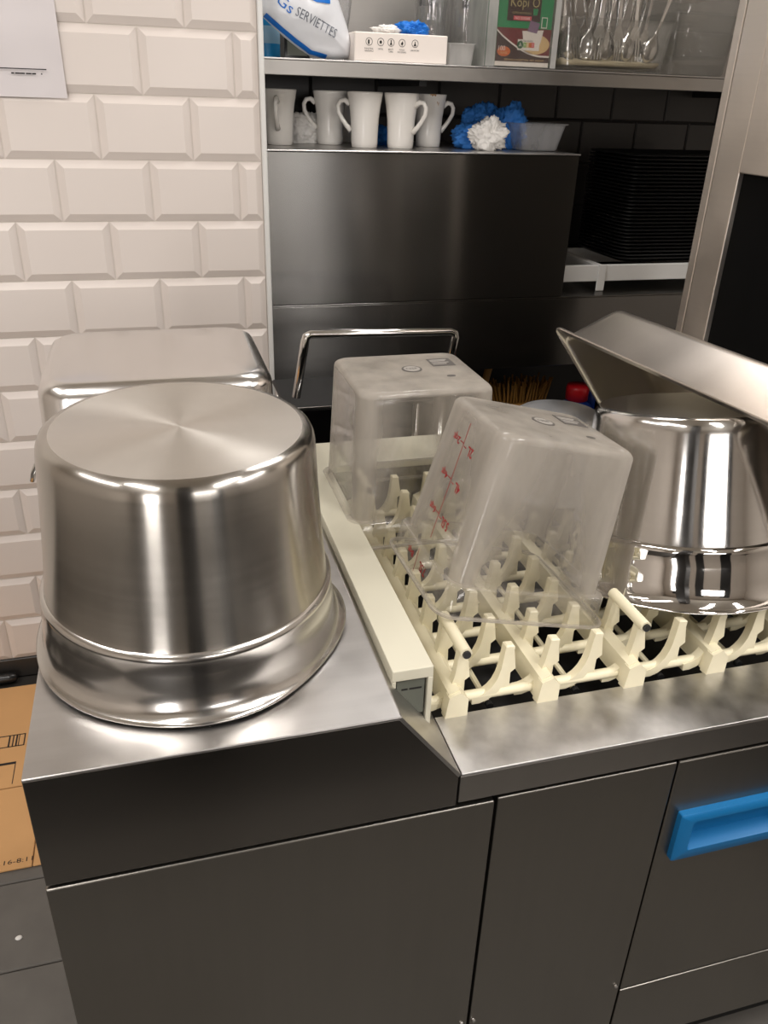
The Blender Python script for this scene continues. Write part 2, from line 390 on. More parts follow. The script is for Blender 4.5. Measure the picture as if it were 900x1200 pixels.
for r in range(5):
    for k in range(9):
        o = link('tile', dfull, None, wr); o.location = (0.59 + k * 0.2045 + (0.1 if r % 2 else 0), 2.05, 0.1 + r * 0.1333)
box('wall_left', M['room'], -2.7, -2.6, -3.2, 2.1, FLOOR, CEIL, kind='structure')
box('wall_right', M['room'], RW, RW + 0.1, -3.2, 2.1, FLOOR, CEIL, kind='structure')
box('wall_front', M['room'], -2.7, RW + 0.1, -3.3, -3.2, FLOOR, CEIL, kind='structure')
for i, (a, b) in enumerate(((-0.10, 0.38), (1.35, 2.0), (-1.8, -1.05))):
    box('reflection_panel_%d' % (i + 1), M['reflection_dark'], a, b, -3.2, -3.17, FLOOR, 1.25, 0.004, kind='structure')  # added unseen dark panels, mirrored as vertical bands in the pots

box('reflection_post', M['reflection_dark'], 0.04, 0.30, -1.25, -0.98, FLOOR, CEIL, 0.004, kind='structure')  # dark post added behind the camera for a dark stripe in the pots

# ------------------------------------------------------------------ steel cabinet on the left
cab = thing('steel_cabinet', 'brushed stainless steel cabinet end with flat top under the big upturned pot', 'cabinet', (0.2, 0.45, FLOOR))
def poly_prism_y(name, m, pts_xz, y0, y1, parent, bev=0.0):
    bm = bmesh.new()
    px, pz, py = parent.location.x, parent.location.z, parent.location.y
    a = [bm.verts.new((x - px, y0 - py, z - pz)) for x, z in pts_xz]; b = [bm.verts.new((x - px, y1 - py, z - pz)) for x, z in pts_xz]
    n = len(a)
    for k in range(n): bm.faces.new((a[k], a[(k + 1) % n], b[(k + 1) % n], b[k]))
    bm.faces.new(a[::-1]); bm.faces.new(b)
    bmesh.ops.recalc_face_normals(bm, faces=bm.faces)
    if bev: bmesh.ops.bevel(bm, geom=list(bm.edges), offset=bev, segments=2, affect='EDGES', profile=0.5)
    return from_bm(name, bm, m, parent)
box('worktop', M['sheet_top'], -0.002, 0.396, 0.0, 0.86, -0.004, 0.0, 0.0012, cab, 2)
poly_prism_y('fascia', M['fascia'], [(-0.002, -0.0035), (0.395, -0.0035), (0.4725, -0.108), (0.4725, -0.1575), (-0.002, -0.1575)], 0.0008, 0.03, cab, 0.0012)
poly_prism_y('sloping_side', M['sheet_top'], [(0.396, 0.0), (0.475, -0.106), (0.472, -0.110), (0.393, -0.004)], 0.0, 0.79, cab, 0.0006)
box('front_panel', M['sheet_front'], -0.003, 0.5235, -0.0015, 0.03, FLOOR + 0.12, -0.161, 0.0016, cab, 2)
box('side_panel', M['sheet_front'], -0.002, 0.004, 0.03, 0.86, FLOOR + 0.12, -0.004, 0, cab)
box('plinth', M['gap'], 0.02, 0.52, 0.05, 0.84, FLOOR, FLOOR + 0.12, 0, cab)
box('inner_carcass', M['gap'], 0.004, 0.39, 0.031, 0.86, FLOOR + 0.12, -0.1605, 0, cab)
def screw(x, z, parent):
    bm = bmesh.new(); pl = parent.location
    bmesh.ops.create_cone(bm, cap_ends=True, segments=12, radius1=0.0035, radius2=0.0028, depth=0.003, matrix=Matrix.Translation((x - pl.x, -0.003 - pl.y, z - pl.z)) @ Matrix.Rotation(PI / 2, 4, 'X'))
    return from_bm('screw', bm, M['edge'], parent)
screw(0.515, -0.618, cab)

# ------------------------------------------------------------------ conveyor dishwasher
dw = thing('conveyor_dishwasher', 'stainless conveyor dishwasher with cream peg conveyor and blue drawer handle', 'dishwasher', (0.9, 0.4, FLOOR))
XR = 1.75
box('loading_ledge', M['ledge'], 0.476, XR, 0.0, 0.104, -0.110, -0.106, 0.0012, dw, 2)
box('front_lip', M['lip'], 0.4748, XR, 0.0, 0.012, -0.153, -0.1095, 0.0012, dw, 2)
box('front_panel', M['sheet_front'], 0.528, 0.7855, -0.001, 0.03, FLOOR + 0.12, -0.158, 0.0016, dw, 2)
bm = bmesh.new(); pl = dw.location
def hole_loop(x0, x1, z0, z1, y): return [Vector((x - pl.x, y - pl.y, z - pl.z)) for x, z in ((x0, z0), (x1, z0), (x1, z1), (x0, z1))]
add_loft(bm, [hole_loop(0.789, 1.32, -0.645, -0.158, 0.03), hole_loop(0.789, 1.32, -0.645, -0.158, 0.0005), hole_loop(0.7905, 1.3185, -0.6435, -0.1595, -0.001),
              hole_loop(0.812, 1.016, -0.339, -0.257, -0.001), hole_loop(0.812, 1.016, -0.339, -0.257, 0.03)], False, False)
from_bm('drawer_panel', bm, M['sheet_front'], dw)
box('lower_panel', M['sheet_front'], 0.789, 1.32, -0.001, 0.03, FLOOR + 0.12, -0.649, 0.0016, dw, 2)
screw(0.534, -0.617, dw); screw(0.777, -0.630, dw)
box('tank', M['dark_metal'], 0.4755, XR, 0.031, 0.79, FLOOR + 0.12, -0.24, 0, dw)
box('tank_front', M['dark_metal'], 0.4755, XR, 0.09, 0.104, -0.24, -0.111, 0, dw)
box('plinth', M['gap'], 0.53, XR, 0.05, 0.78, FLOOR, FLOOR + 0.12, 0, dw)
box('tank_lip', M['gap'], 0.4755, XR, 0.013, 0.0305, FLOOR + 0.12, -0.111, 0, dw)
box('back_ledge', M['rail'], 0.404, XR, 0.685, 0.80, -0.012, 0.004, 0.003, dw, 2)
box('back_wall', M['sheet_back'], 0.4755, XR, 0.69, 0.70, -0.24, -0.0125, 0, dw)
# blue pull handle: frame ring plus sunken pocket
def pull_handle(x0, x1, z0, z1):
    pl = dw.location; cx, cz = (x0 + x1) / 2 - pl.x, (z0 + z1) / 2 - pl.z; hx, hz = (x1 - x0) / 2, (z1 - z0) / 2
    def lp(ax, az, r, y, oz=0.0): return [Vector((cx + q.x, y - pl.y, cz + oz + q.y)) for q in rr_loop(ax, az, r, 0, 3)]
    bm = bmesh.new()
    add_loft(bm, [lp(hx, hz, .003, 0.0), lp(hx, hz, .003, -0.010), lp(hx - .002, hz - .002, .003, -0.012), lp(hx - .022, hz - .017, .004, -0.012, .001),
                  lp(hx - .023, hz - .018, .004, -0.010, .001), lp(hx - .029, hz - .022, .004, 0.012, .001)], False, True)
    return smooth_by_angle(from_bm('drawer_handle', bm, M['blue_plastic'], dw))
pull_handle(0.808, 1.02, -0.343, -0.253)
# guide rail with open end cap
box('guide_rail', M['rail'], 0.404, 0.456, 0.067, 0.69, -0.006, 0.010, 0.0012, dw, 2)
gl = dw
box('rail_side', M['rail'], 0.4495, 0.456, 0.067, 0.69, -0.085, -0.0061, 0.0008, dw)
box('rail_side', M['rail'], 0.404, 0.409, 0.067, 0.69, -0.016, -0.0061, 0.0008, dw)
es = box('end_sticker', M['grey_plastic'], 0.411, 0.4465, 0.0705, 0.074, -0.062, -0.009, 0, dw)
ax = frame((0, 0, 0), (1, 0, 0), (0, 0, 1))
pl = dw.location
for x0, x1 in ((-.013, -.005), (-.003, .013)):
    prism('sticker_print', M['ink'], rect2(x0, x1, -.0012, .0012), frame((0.430 - pl.x, 0.0703 - pl.y, -0.022 - pl.z), (1, 0, 0), (0, 0, 1)), .0002, dw)
# conveyor
cv = bpy.data.objects.new('conveyor', None); C.objects.link(cv); cv.parent = dw; cv.location = Vector((0.5, 0.1, -0.02)) - dw.location
def cvl(bm, name, m=None, loc=None, smooth=True):
    o = from_bm(name, bm, m or M['cream'], cv, False); smooth_by_angle(o, 38); return o
# pin: vertical post with a curved arm sweeping down to the left (a rectangular section swept in the XZ plane)
def pin_bm():
    bm = bmesh.new()
    path = [(-0.050, -0.083, .0055), (-0.040, -0.0825, .0062), (-0.030, -0.079, .0065), (-0.021, -0.0725, .0066), (-0.0135, -0.063, .0066), (-0.008, -0.051, .0067), (-0.0045, -0.037, .0068), (-0.0025, -0.020, .0068), (-0.001, -0.0018, .0064), (-0.0008, 0.0, .0048)]
    rings = []
    for i, (x, z, h) in enumerate(path):
        x2, z2, _ = path[min(i + 1, len(path) - 1)]; x1, z1, _ = path[max(i - 1, 0)]
        t = Vector((x2 - x1, 0, z2 - z1)).normalized(); nrm = Vector((t.z, 0, -t.x)); w = 0.0064 if i < 9 else 0.0045
        c = Vector((x, 0, z))
        rings.append([c + nrm * h + Vector((0, -w, 0)), c + nrm * h + Vector((0, w, 0)), c - nrm * h + Vector((0, w, 0)), c - nrm * h + Vector((0, -w, 0))])
    add_loft(bm, rings)
    # web below the arm and the notch step on the post
    add_loft(bm, [[Vector((-0.016, s, -0.082)), Vector((0.005, s, -0.082)), Vector((0.0045, s, -0.036)), Vector((-0.004, s, -0.044)), Vector((-0.010, s, -0.062))] for s in (-0.0024, 0.0024)])
    add_loft(bm, [[Vector((-0.002, s, -0.050)), Vector((0.0105, s, -0.040)), Vector((0.0055, s, -0.006)), Vector((0.001, s, -0.004))] for s in (-0.0046, 0.0046)])
    return bm
pin0 = cvl(pin_bm(), 'peg'); k0 = True
X0, DX, Y0, DY = 0.518, 0.0655, 0.126, 0.068
XS = [X0 + DX * k for k in range(12)]; YS = [Y0 + DY * j for j in range(9)]
for x in XS:
    for y in YS:
        o = pin0 if k0 else pin0.copy()
        if not k0: C.objects.link(o)
        k0 = False; o.location = (x - 0.5, y - 0.1, 0.0 + random.uniform(-.001, .001)); o.rotation_euler = (random.uniform(-.03, .03), random.uniform(-.02, .02), random.uniform(-.04, .04))
# cross bars along Y with chunky lug ends
def bar_bm():
    bm = bmesh.new()
    sec = [(-0.014, -0.086), (0.014, -0.086), (0.014, -0.058), (0.004, -0.046), (-0.010, -0.052)]
    add_loft(bm, [[Vector((x, y, z)) for x, z in sec] for y in (0.004, 0.585)])
    add_loft(bm, [[Vector((x * 1.12, y, z - .0015)) for x, z in sec] for y in (-0.002, 0.012)])
    add_loft(bm, [[Vector((x, -0.001, -0.085 + z)) for x, z in disc2(0.016, 0.005, 12)], [Vector((x + .004, 0.02, -0.085 + z)) for x, z in disc2(0.016, 0.005, 12)]])
    return bm
b0 = cvl(bar_bm(), 'cross_bar')
for i, x in enumerate((0.504, 0.636, 0.768, 0.901, 1.034, 1.166)):
    o = b0 if i == 0 else b0.copy()
    if i: C.objects.link(o)
    o.location = (x - 0.5, 0, 0)
# rods along X through every row, thin rods along Y, top tie rods with bolts
def rod_bm(a, b, r, seg=8):
    bm = bmesh.new(); add_tube(bm, [a, b], r, seg); return bm
r0 = cvl(rod_bm((-0.03, 0, -0.078), (0.74, 0, -0.078), 0.0075, 10), 'link_rod')
for j, y in enumerate(YS):
    o = r0 if j == 0 else r0.copy()
    if j: C.objects.link(o)
    o.location = (0, y - 0.1, 0)
t0 = cvl(rod_bm((0, 0.0, -0.094), (0, 0.55, -0.094), 0.0042, 8), 'thin_rod'); first = True
for x in (0.56, 0.69, 0.825, 0.957, 1.09, 1.222):
    o = t0 if first else t0.copy()
    if not first: C.objects.link(o)
    first = False; o.location = (x - 0.5, 0.022, 0)
e0 = cvl(rod_bm((0, 0, 0), (0, 0.088, 0), 0.0082, 12), 'tie_rod')
bm = bmesh.new(); add_tube(bm, [(0, -0.0035, 0), (0, 0.004, 0)], 0.0055, 10); bolt0 = from_bm('bolt', bm, M['dark_metal'], e0)
# bolts must stay within thing > part > sub-part: re-parent to the conveyor
bolt0.parent = cv; first = True
for x in (0.514, 0.774, 1.036):
    for y in (0.106, 0.60):
        o = e0 if first else e0.copy(); q = bolt0 if first else bolt0.copy()
        if not first: C.objects.link(o); C.objects.link(q)
        first = False; o.location = (x - 0.5, y - 0.1, 0.009); q.location = o.location
q0 = bolt0.copy(); C.objects.link(q0); q0.location = (0.06, 0.019, -0.094)
for x in (0.69, 0.825, 0.957, 1.09):
    q = bolt0.copy(); C.objects.link(q); q.location = (x - 0.5, 0.019, -0.094)
# hood (tunnel entrance) on the right
hx0 = 1.25
hood = bpy.data.objects.new('hood', None); C.objects.link(hood); hood.parent = dw; hood.location = (0, 0, 0)
def hbox(n, m, *a, bev=0.002, sh=True):
    bm = bmesh.new(); p = dw.location; x0, x1, y0, y1, z0, z1 = a
    add_box(bm, x0 - p.x, x1 - p.x, y0 - p.y, y1 - p.y, z0 - p.z, z1 - p.z, bev, 2 if bev else 1); return from_bm(n, bm, m, hood)
hbox('rear_post', M['hood'], hx0, XR, 0.808, 0.83, -0.10, 1.25)
hbox('seam', M['gap'], hx0 + 0.004, XR, 0.8045, 0.8085, -0.10, 1.25, bev=0)
hbox('entry_frame', M['hood'], hx0, hx0 + 0.03, 0.731, 0.805, -0.10, 1.25)
hbox('entry_header', M['hood'], hx0, hx0 + 0.03, 0.06, 0.7315, 0.511, 1.25)
hbox('entry_frame', M['hood'], hx0, hx0 + 0.03, 0.02, 0.09, -0.10, 0.5115)
for k in range(6):
    y0 = 0.0915 + k * 0.107
    hbox('curtain_strip', M['curtain'], hx0 + 0.008 + 0.003 * (k % 2), hx0 + 0.0105 + 0.003 * (k % 2), y0, min(y0 + 0.113, 0.7305), -0.04, 0.5105, bev=0)
hbox('hood_roof', M['hood'], hx0 + 0.03, XR, 0.02, 0.808, 1.22, 1.25, bev=0)

# ------------------------------------------------------------------ large upturned pot on the cabinet
def rodr(w):
    v = Vector(w); return Matrix.Rotation(v.length, 4, v.normalized())
def pot(name, label, c, ax_, ay_, rr, hb, rb, hd, rd, ms, warp=None):
    mt = Matrix.Translation(c) @ Matrix.Rotation(ay_, 4, 'Y') @ Matrix.Rotation(ax_, 4, 'X')
    t = thing(name, label, 'pot', mtx=mt)
    rbody = rb - 0.006; th = 0.002
    # side wall (outside then inside)
    out = [(rb - 0.004, hb + 0.004), (rbody, hb + 0.012), (rbody - (rbody - rd) * 0.3, hb + (hd - hb) * 0.3), (rbody - (rbody - rd) * 0.65, hb + (hd - hb) * 0.65), (rd + 0.0025, hd - 0.020), (rd + 0.001, hd - 0.011), (rd - 0.002, hd - 0.0045), (rd - 0.007, hd - 0.001), (rd - 0.013, hd)]
    inn = [(r - th if i < len(out) - 3 else r - th, z - (0 if i < len(out) - 3 else th)) for i, (r, z) in enumerate(out)][::-1]
    bm = bmesh.new(); add_lathe(bm, out, 96); from_bm('side_wall', bm, ms[0], t, True)
    bm = bmesh.new(); add_lathe(bm, [(0, hd - 0.0045)] + inn, 96); from_bm('inside', bm, ms[2], t, True)
    bm = bmesh.new(); add_lathe(bm, [(rd - 0.013, hd), (rd * .8, hd - 0.0006), (rd * .5, hd - 0.0012), (rd * .25, hd - 0.0015), (0.0015, hd - 0.0016), (0, hd - 0.0016)], 96); from_bm('base', bm, ms[1], t, True)
    rim = [(rb - 0.0065, hb + 0.006), (rb - 0.003, hb + 0.005), (rb + 0.0005, hb + 0.001), (rb + 0.001, hb - 0.004), (rb - 0.0005, hb - 0.010), (rb + (rr - rb) * 0.12, hb * 0.72), (rb + (rr - rb) * 0.22, hb * 0.42), (rb + (rr - rb) * 0.34, hb * 0.2), (rb + (rr - rb) * 0.6, hb * 0.08), (rr - 0.003, 0.0025), (rr, 0.001), (rr, -0.001), (rr - 0.004, -0.0015),
           (rb + (rr - rb) * 0.5, hb * 0.06), (rb + (rr - rb) * 0.2, hb * 0.2), (rb + (rr - rb) * 0.1, hb * 0.42), (rb - 0.004, hb * 0.75), (rb - 0.008, hb)]
    bm = bmesh.new(); add_lathe(bm, rim, 96, warp=warp); from_bm('flared_rim', bm, ms[2], t, True)
    return t
def bent(a, r, z):
    k = max(0.0, (r - 0.176) / 0.018)
    return (r + k * (0.0035 * math.sin(3 * a + 0.6) + 0.003 * math.sin(5 * a + 2.0)), z + k * 0.002 * math.sin(4 * a + 1))
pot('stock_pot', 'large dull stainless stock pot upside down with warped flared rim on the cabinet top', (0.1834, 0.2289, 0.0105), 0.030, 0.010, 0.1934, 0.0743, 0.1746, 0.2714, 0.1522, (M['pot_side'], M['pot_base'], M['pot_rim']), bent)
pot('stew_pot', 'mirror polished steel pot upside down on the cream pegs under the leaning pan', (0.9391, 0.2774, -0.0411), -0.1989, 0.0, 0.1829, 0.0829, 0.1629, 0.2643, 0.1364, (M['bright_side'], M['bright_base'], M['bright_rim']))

# ------------------------------------------------------------------ deep rectangular pan behind the big pot
def gn_loops(hx, hy, D, inset, r, rb, th=0.0016, flange=0.012, bulge=0.0):
    """upturned pan: rim at z=0, base at z=D; closed shell as loft loops"""
    ls = []
    e = rb
    ls.append(rr_loop(hx - inset - e - th, hy - inset - e - th, r * .8, D - th))
    ls.append(rr_loop(hx - inset - th - e * .3, hy - inset - th - e * .3, r, D - th - e * .3))
    ls.append(rr_loop(hx - inset * .95 - th, hy - inset * .95 - th, r, D - e))
    ls.append(rr_loop(hx - th, hy - th, r, 0.006))
    ls.append(rr_loop(hx + .002, hy + .002, r + .002, 0.0005))
    ls.append(rr_loop(hx + flange, hy + flange, r * .6 + .006, 0.0005))
    ls.append(rr_loop(hx + flange + .001, hy + flange + .001, r * .6 + .006, -0.0015))
    ls.append(rr_loop(hx + flange + .0025, hy + flange + .0025, r * .6 + .007, 0.0))
    ls.append(rr_loop(hx + flange + .001, hy + flange + .001, r * .6 + .006, 0.0030))
    ls.append(rr_loop(hx + .004, hy + .004, r + .003, 0.0028))
    ls.append(rr_loop(hx, hy, r, 0.007))
    ls.append(rr_loop(hx - inset * .95, hy - inset * .95, r, D - e))
    for a in (20, 45, 70):
        q = math.radians(a); ls.append(rr_loop(hx - inset - e * (1 - math.cos(q)), hy - inset - e * (1 - math.cos(q)), r, D - e * (1 - math.sin(q))))
    ls.append(rr_loop(hx - inset - e, hy - inset - e, max(r - e * .5, .01), D))
    ls.append(rr_loop((hx - inset - e) * .5, (hy - inset - e) * .5, max(r - e * .5, .01) * .5, D - .0008))
    return ls
t = thing('deep_pan', 'deep rectangular steel pan upside down between the big pot and the tiles', 'pan', (0.1685, 0.675, 0.0))
bm = bmesh.new(); add_loft(bm, gn_loops(0.178, 0.165, 0.238, 0.006, 0.045, 0.022)); smooth_by_angle(from_bm('pan_body', bm, M['gn'], t), 60)
tube('side_handle', M['chrome'], [(-0.172, -0.10, 0.115), (-0.190, -0.10, 0.105), (-0.200, -0.098, 0.085), (-0.205, -0.09, 0.068), (-0.206, -0.06, 0.062), (-0.206, 0.06, 0.062), (-0.205, 0.09, 0.068), (-0.200, 0.098, 0.085), (-0.190, 0.10, 0.105), (-0.172, 0.10, 0.115)], 0.004, 8, t)
tube('side_handle', M['chrome'], [(0.172, -0.10, 0.115), (0.190, -0.10, 0.105), (0.200, -0.098, 0.085), (0.205, -0.09, 0.068), (0.206, -0.06, 0.062), (0.206, 0.06, 0.062), (0.205, 0.09, 0.068), (0.200, 0.098, 0.085), (0.190, 0.10, 0.105), (0.172, 0.10, 0.115)], 0.004, 8, t)

# ------------------------------------------------------------------ leaning pan on the right
pm = Matrix.Translation(Vector((0.8792, 0.6944, 0.2443)) + Vector((0.787, 0.0725, 0.613)) * 0.008) @ rodr((-0.7423, 0.6644, -1.3846))
t = thing('leaning_pan', 'shallow rectangular steel pan leaning over the polished pot, open side down', 'pan', mtx=pm @ Matrix.Translation((0.300, 0.1625, 0)))
bm = bmesh.new(); add_loft(bm, gn_loops(0.300 - .015, 0.1625 - .015, 0.1066, 0.0146, 0.040, 0.016, flange=0.0135)); smooth_by_angle(from_bm('pan_body', bm, M['pan'], t), 60)

# bowl standing behind the polished pot
t = thing('steel_bowl', 'smooth steel bowl upside down, behind the polished pot and clear tub', 'bowl', (0.865, 0.585, -0.015))
lathe('bowl_body', M['bowl'], [(0, .136), (.05, .136), (.072, .132), (.09, .120), (.104, .095), (.114, .05), (.118, .012), (.126, .004), (.127, .001), (.124, -.001), (.115, .002), (.111, .05), (.100, .094), (.086, .117), (.070, .129), (.05, .133), (0, .133)], 72, t)

# ------------------------------------------------------------------ clear polycarbonate containers
def container(name, label, mtx, a, b, h, tp, hz):
    t = thing(name, label, 'container', mtx=mtx)
    hx, hy = a / 2, b / 2; th = 0.0028; rc = 0.020; CO = 0.042
    def lv(z, g=0.0, inner=0.0, r=rc, ex=0.0):
        k = max(0, min(1, z / h)); return rr_loop(hx - tp * k - inner - g + ex, hy - tp * k - inner - g + ex, r, z, 6)
    e = 0.010
    spec = [  # (loop, haze at faces, haze at corners)
        (lv(h - th, e, th, .012), hz['base'], hz['base']), (lv(h - th - e * .3, e * .3, th), hz['base'], hz['base']), (lv(h - e - th, 0, th), hz['top'], hz['corner']),
        (lv(h * .5, 0, th), hz['mid'], hz['corner']), (lv(0.004, 0, th), hz['low'], hz['corner'] * .85),
        (rr_loop(hx + .0075, hy + .0075, rc + .004, -.0028, 6), .02, .03), (rr_loop(hx + .0085, hy + .0085, rc + .004, -CO, 6), .01, .01),
        (rr_loop(hx + .019, hy + .019, rc + .010, -CO - .001, 6), .6, .6), (rr_loop(hx + .0195, hy + .0195, rc + .010, -CO + .0028, 6), .75, .75),  # lip and ledge haze paints in the glossy edge highlights
        (rr_loop(hx + .0118, hy + .0118, rc + .006, -CO + .003, 6), .03, .03), (rr_loop(hx + .0108, hy + .0108, rc + .006, -.001, 6), .25, .3), (rr_loop(hx + .0085, hy + .0085, rc + .005, 0.0012, 6), .4, .4),
        (lv(0.0015), hz['low'], hz['corner'] * .85), (lv(h * .5), hz['mid'], hz['corner']), (lv(h - e), hz['top'], hz['corner']),
        (lv(h - e * .6, e * .08), hz['base'], hz['base']), (lv(h - e * .28, e * .3), hz['base'], hz['base']), (lv(h - e * .07, e * .62), hz['base'], hz['base']), (lv(h, e, 0, .012), hz['base'], hz['base'])]
    # insert extra columns so that the corner frosting stays at the corners
    def dens(lp):
        out = []
        for q in range(4):
            seg = lp[q * 7:(q + 1) * 7]; nx = lp[((q + 1) * 7) % 28]
            out += seg + [seg[-1].lerp(nx, f) for f in (0.06, 0.35, 0.65, 0.94)]
        return out
    bm = bmesh.new(); lay = bm.verts.layers.float.new('haze'); rings = add_loft(bm, [dens(s[0]) for s in spec])
    for ring, s in zip(rings, spec):
        for i, v in enumerate(ring): v[lay] = s[2] if (i % 11) < 7 else (s[2] * .55 + s[1] * .45 if (i % 11) in (7, 10) else s[1])
    smooth_by_angle(from_bm('container_body', bm, M['poly'], t, recalc=True), 50)
    # moulded marks in the base
    z = h + 0.0003
    prism('base_mark', M['mark_grey'], disc2(.017, .017, 24), Matrix.Translation((0.005, 0.01, z - .0006)), 0.0009, t)
    prism('base_mark', M['poly_mark'], disc2(.0135, .0135, 24), Matrix.Translation((0.005, 0.01, z + .0003)), 0.0003, t)
    text('lettering', 'NSF', .019, .009, Matrix.Translation((0.005, 0.01, z + .0008)), M['mark_grey'], t)
    prism('base_mark', M['mark_grey'], rect2(.045, .085, .018, .058), Matrix.Translation((0, 0, z - .0006)), 0.0008, t)
    for k, (w, yy) in enumerate(((.030, .050), (.026, .044), (.030, .036), (.024, .028))):
        prism('base_mark', M['poly_mark'], rect2(.048, .048 + w, yy - .0018, yy + .0018), Matrix.Translation((0, 0, z + .0003)), 0.0003, t)
    prism('base_mark', M['mark_grey'], disc2(.0075, .0045, 16), Matrix.Translation((0.058, -.035, z - .0006)), 0.0008, t)
    # red measuring scale on the left side, upside down with the container
    f = lambda u, zz: frame((-(hx - tp * zz / h) - .0006, u, zz), (0, 1, 0), (-tp / h * 0, 0, -1))
    def f(u, zz):
        sl = tp / h
        n = Vector((-(hx - tp * zz / h) - .0007, u, zz)); return frame(n, (0, 1, 0), (-sl, 0, -1))
    if name == 'food_container.marked' or hz.get('marks'):
        prism('scale_line', M['red_ink'], rect2(-.0006, .0006, -.088, .088), f(0.004, h * .50), 0.0002, t)
        for k, (q, l) in enumerate((('2qt', '2L'), ('4qt', '4L'), ('6qt', '5.5L'))):
            zz = h * (0.765 - 0.255 * k) + .002
            text('lettering', q, .024, .0135, f(0.030, zz), M['red_ink'], t); text('lettering', l, .018 if len(l) < 3 else .026, .0135, f(-0.022, zz - .004), M['red_ink'], t)
            prism('scale_line', M['red_ink'], rect2(-.006, .006, -.0006, .0006), f(0.010, zz), 0.0002, t)
            prism('scale_line', M['red_ink'], rect2(-.004, .004, -.0006, .0006), f(-0.004, zz - .003), 0.0002, t)
        g = lambda u, zz: frame((-(hx + .0118), u, zz), (0, 1, 0), (0, 0, -1))
        text('lettering', '8qt', .024, .0135, g(0.030, -.018), M['red_ink'], t); text('lettering', '7.5L', .026, .0135, g(-0.022, -.021), M['red_ink'], t)
        prism('scale_line', M['red_ink'], rect2(-.0006, .0006, -.018, .018), g(0.004, -.020), 0.0002, t)
    return t
container('food_container', 'tilted clear plastic container upside down with red litre scale, near the front', Matrix.Translation((0.633, 0.288, 0.0135)) @ rodr((-0.0336, 0.2316, 0.0091)), 0.2337, 0.206, 0.2115, 0.0121,
          dict(base=.58, top=.36, mid=.22, low=.03, corner=.72, marks=True))
container('food_container', 'upright clear plastic container upside down at the rear left of the pegs', Matrix.Translation((0.567, 0.554, 0.0095)), 0.236, 0.218, 0.2115, 0.0085,
          dict(base=.75, top=.045, mid=.02, low=.015, corner=.62))

# ------------------------------------------------------------------ back bench, steel box, shelf
bench = thing('steel_bench', 'dark stainless bench behind the dishwasher with deep front apron', 'bench', (1.3, 1.7, FLOOR))
box('bench_top', M['sheet_back'], 0.47, 2.6, 1.5, 2.03, 0.108, 0.112, 0.001, bench)
box('apron', M['sheet_back'], 0.47, 2.6, 1.5, 1.512, -0.095, 0.1075, 0.0012, bench)
box('undershelf', M['dark_metal'], 0.47, 2.6, 1.52, 2.03, -0.60, -0.58, 0.001, bench)
box('bench_back', M['dark_metal'], 0.47, 2.6, 2.03, 2.045, -0.92, 0.10, 0, bench)
for x in (0.50, 1.55, 2.55):
    box('leg', M['sheet_back'], x - 0.02, x + 0.02, 1.525, 1.565, FLOOR, 0.107, 0.002, bench)
bx = thing('steel_box_cabinet', 'low stainless steel box cabinet on the bench with mugs on it', 'cabinet', (0.9, 1.7, 0.1125))
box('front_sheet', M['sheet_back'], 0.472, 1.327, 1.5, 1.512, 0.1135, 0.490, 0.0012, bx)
box('cabinet_top', M['sheet_top'], 0.472, 1.330, 1.498, 2.02, 0.4905, 0.4945, 0.0012, bx)
box('side_sheet', M['sheet_top'], 1.321, 1.329, 1.5125, 2.02, 0.1135, 0.490, 0.001, bx)
box('hook', M['white_metal'], 1.3295, 1.336, 1.56, 1.58, 0.20, 0.245, 0.001, bx)
sh = thing('wall_shelf', 'long steel wall shelf with rolled front edge, loaded with supplies', 'shelf', (1.3, 1.7, 0.657))
box('shelf_top', M['sheet_top'], 0.47, 2.6, 1.5, 2.03, 0.6885, 0.6925, 0.001, sh)
box('front_edge', M['shelf_edge'], 0.47, 2.6, 1.5, 1.508, 0.656, 0.688, 0.0015, sh, 2)
box('backsplash', M['shelf_edge'], 0.47, 2.6, 2.03, 2.04, 0.693, 1.4, 0, sh)
for x in (1.02, 1.155):
    box('rear_slot', M['dark_metal'], x, x + .055, 2.024, 2.0295, 0.86, 1.2, 0, sh)
for x in (0.9, 2.0):
    box('bracket', M['dark_metal'], x, x + .02, 1.62, 2.028, 0.645, 0.688, 0, sh)

# tubular trolley in front of the bench
tr = thing('trolley', 'steel trolley with a round tube push handle, in front of the bench', 'trolley', (0.68, 1.2, FLOOR))
hl = Vector((0.68, 1.2, FLOOR))
pts = [(0.487, 1.2, -0.04), (0.511, 1.2, 0.098), (0.514, 1.2, 0.108), (0.524, 1.2, 0.114), (0.875, 1.2, 0.106), (0.886, 1.2, 0.102), (0.889, 1.2, 0.092), (0.865, 1.2, -0.05)]
tube('push_handle', M['chrome'], [Vector(p) - hl for p in pts], 0.0105, 12, tr)
box('tray', M['dark_metal'], 0.46, 0.88, 1.19, 1.42, -0.075, -0.064, 0.003, tr)
box('tray_edge', M['edge'], 0.46, 0.88, 1.186, 1.1895, -0.068, -0.063, 0.0005, tr)
for x in (0.475, 0.865):
    for y in (1.2, 1.405): tube('leg', M['chrome'], [Vector((x, y, -0.075)) - hl, Vector((x, y, FLOOR + 0.06)) - hl], 0.010, 10, tr)
box('lower_tray', M['sheet_top'], 0.46, 0.88, 1.19, 1.42, -0.62, -0.607, 0.003, tr)
for x in (0.475, 0.865):
    for y in (1.2, 1.405):
        bm = bmesh.new(); add_tube(bm, [(x - .012 - hl.x, y - hl.y, .03), (x + .012 - hl.x, y - hl.y, .03)], 0.03, 14); from_bm('castor', bm, M['black_plastic'], tr)

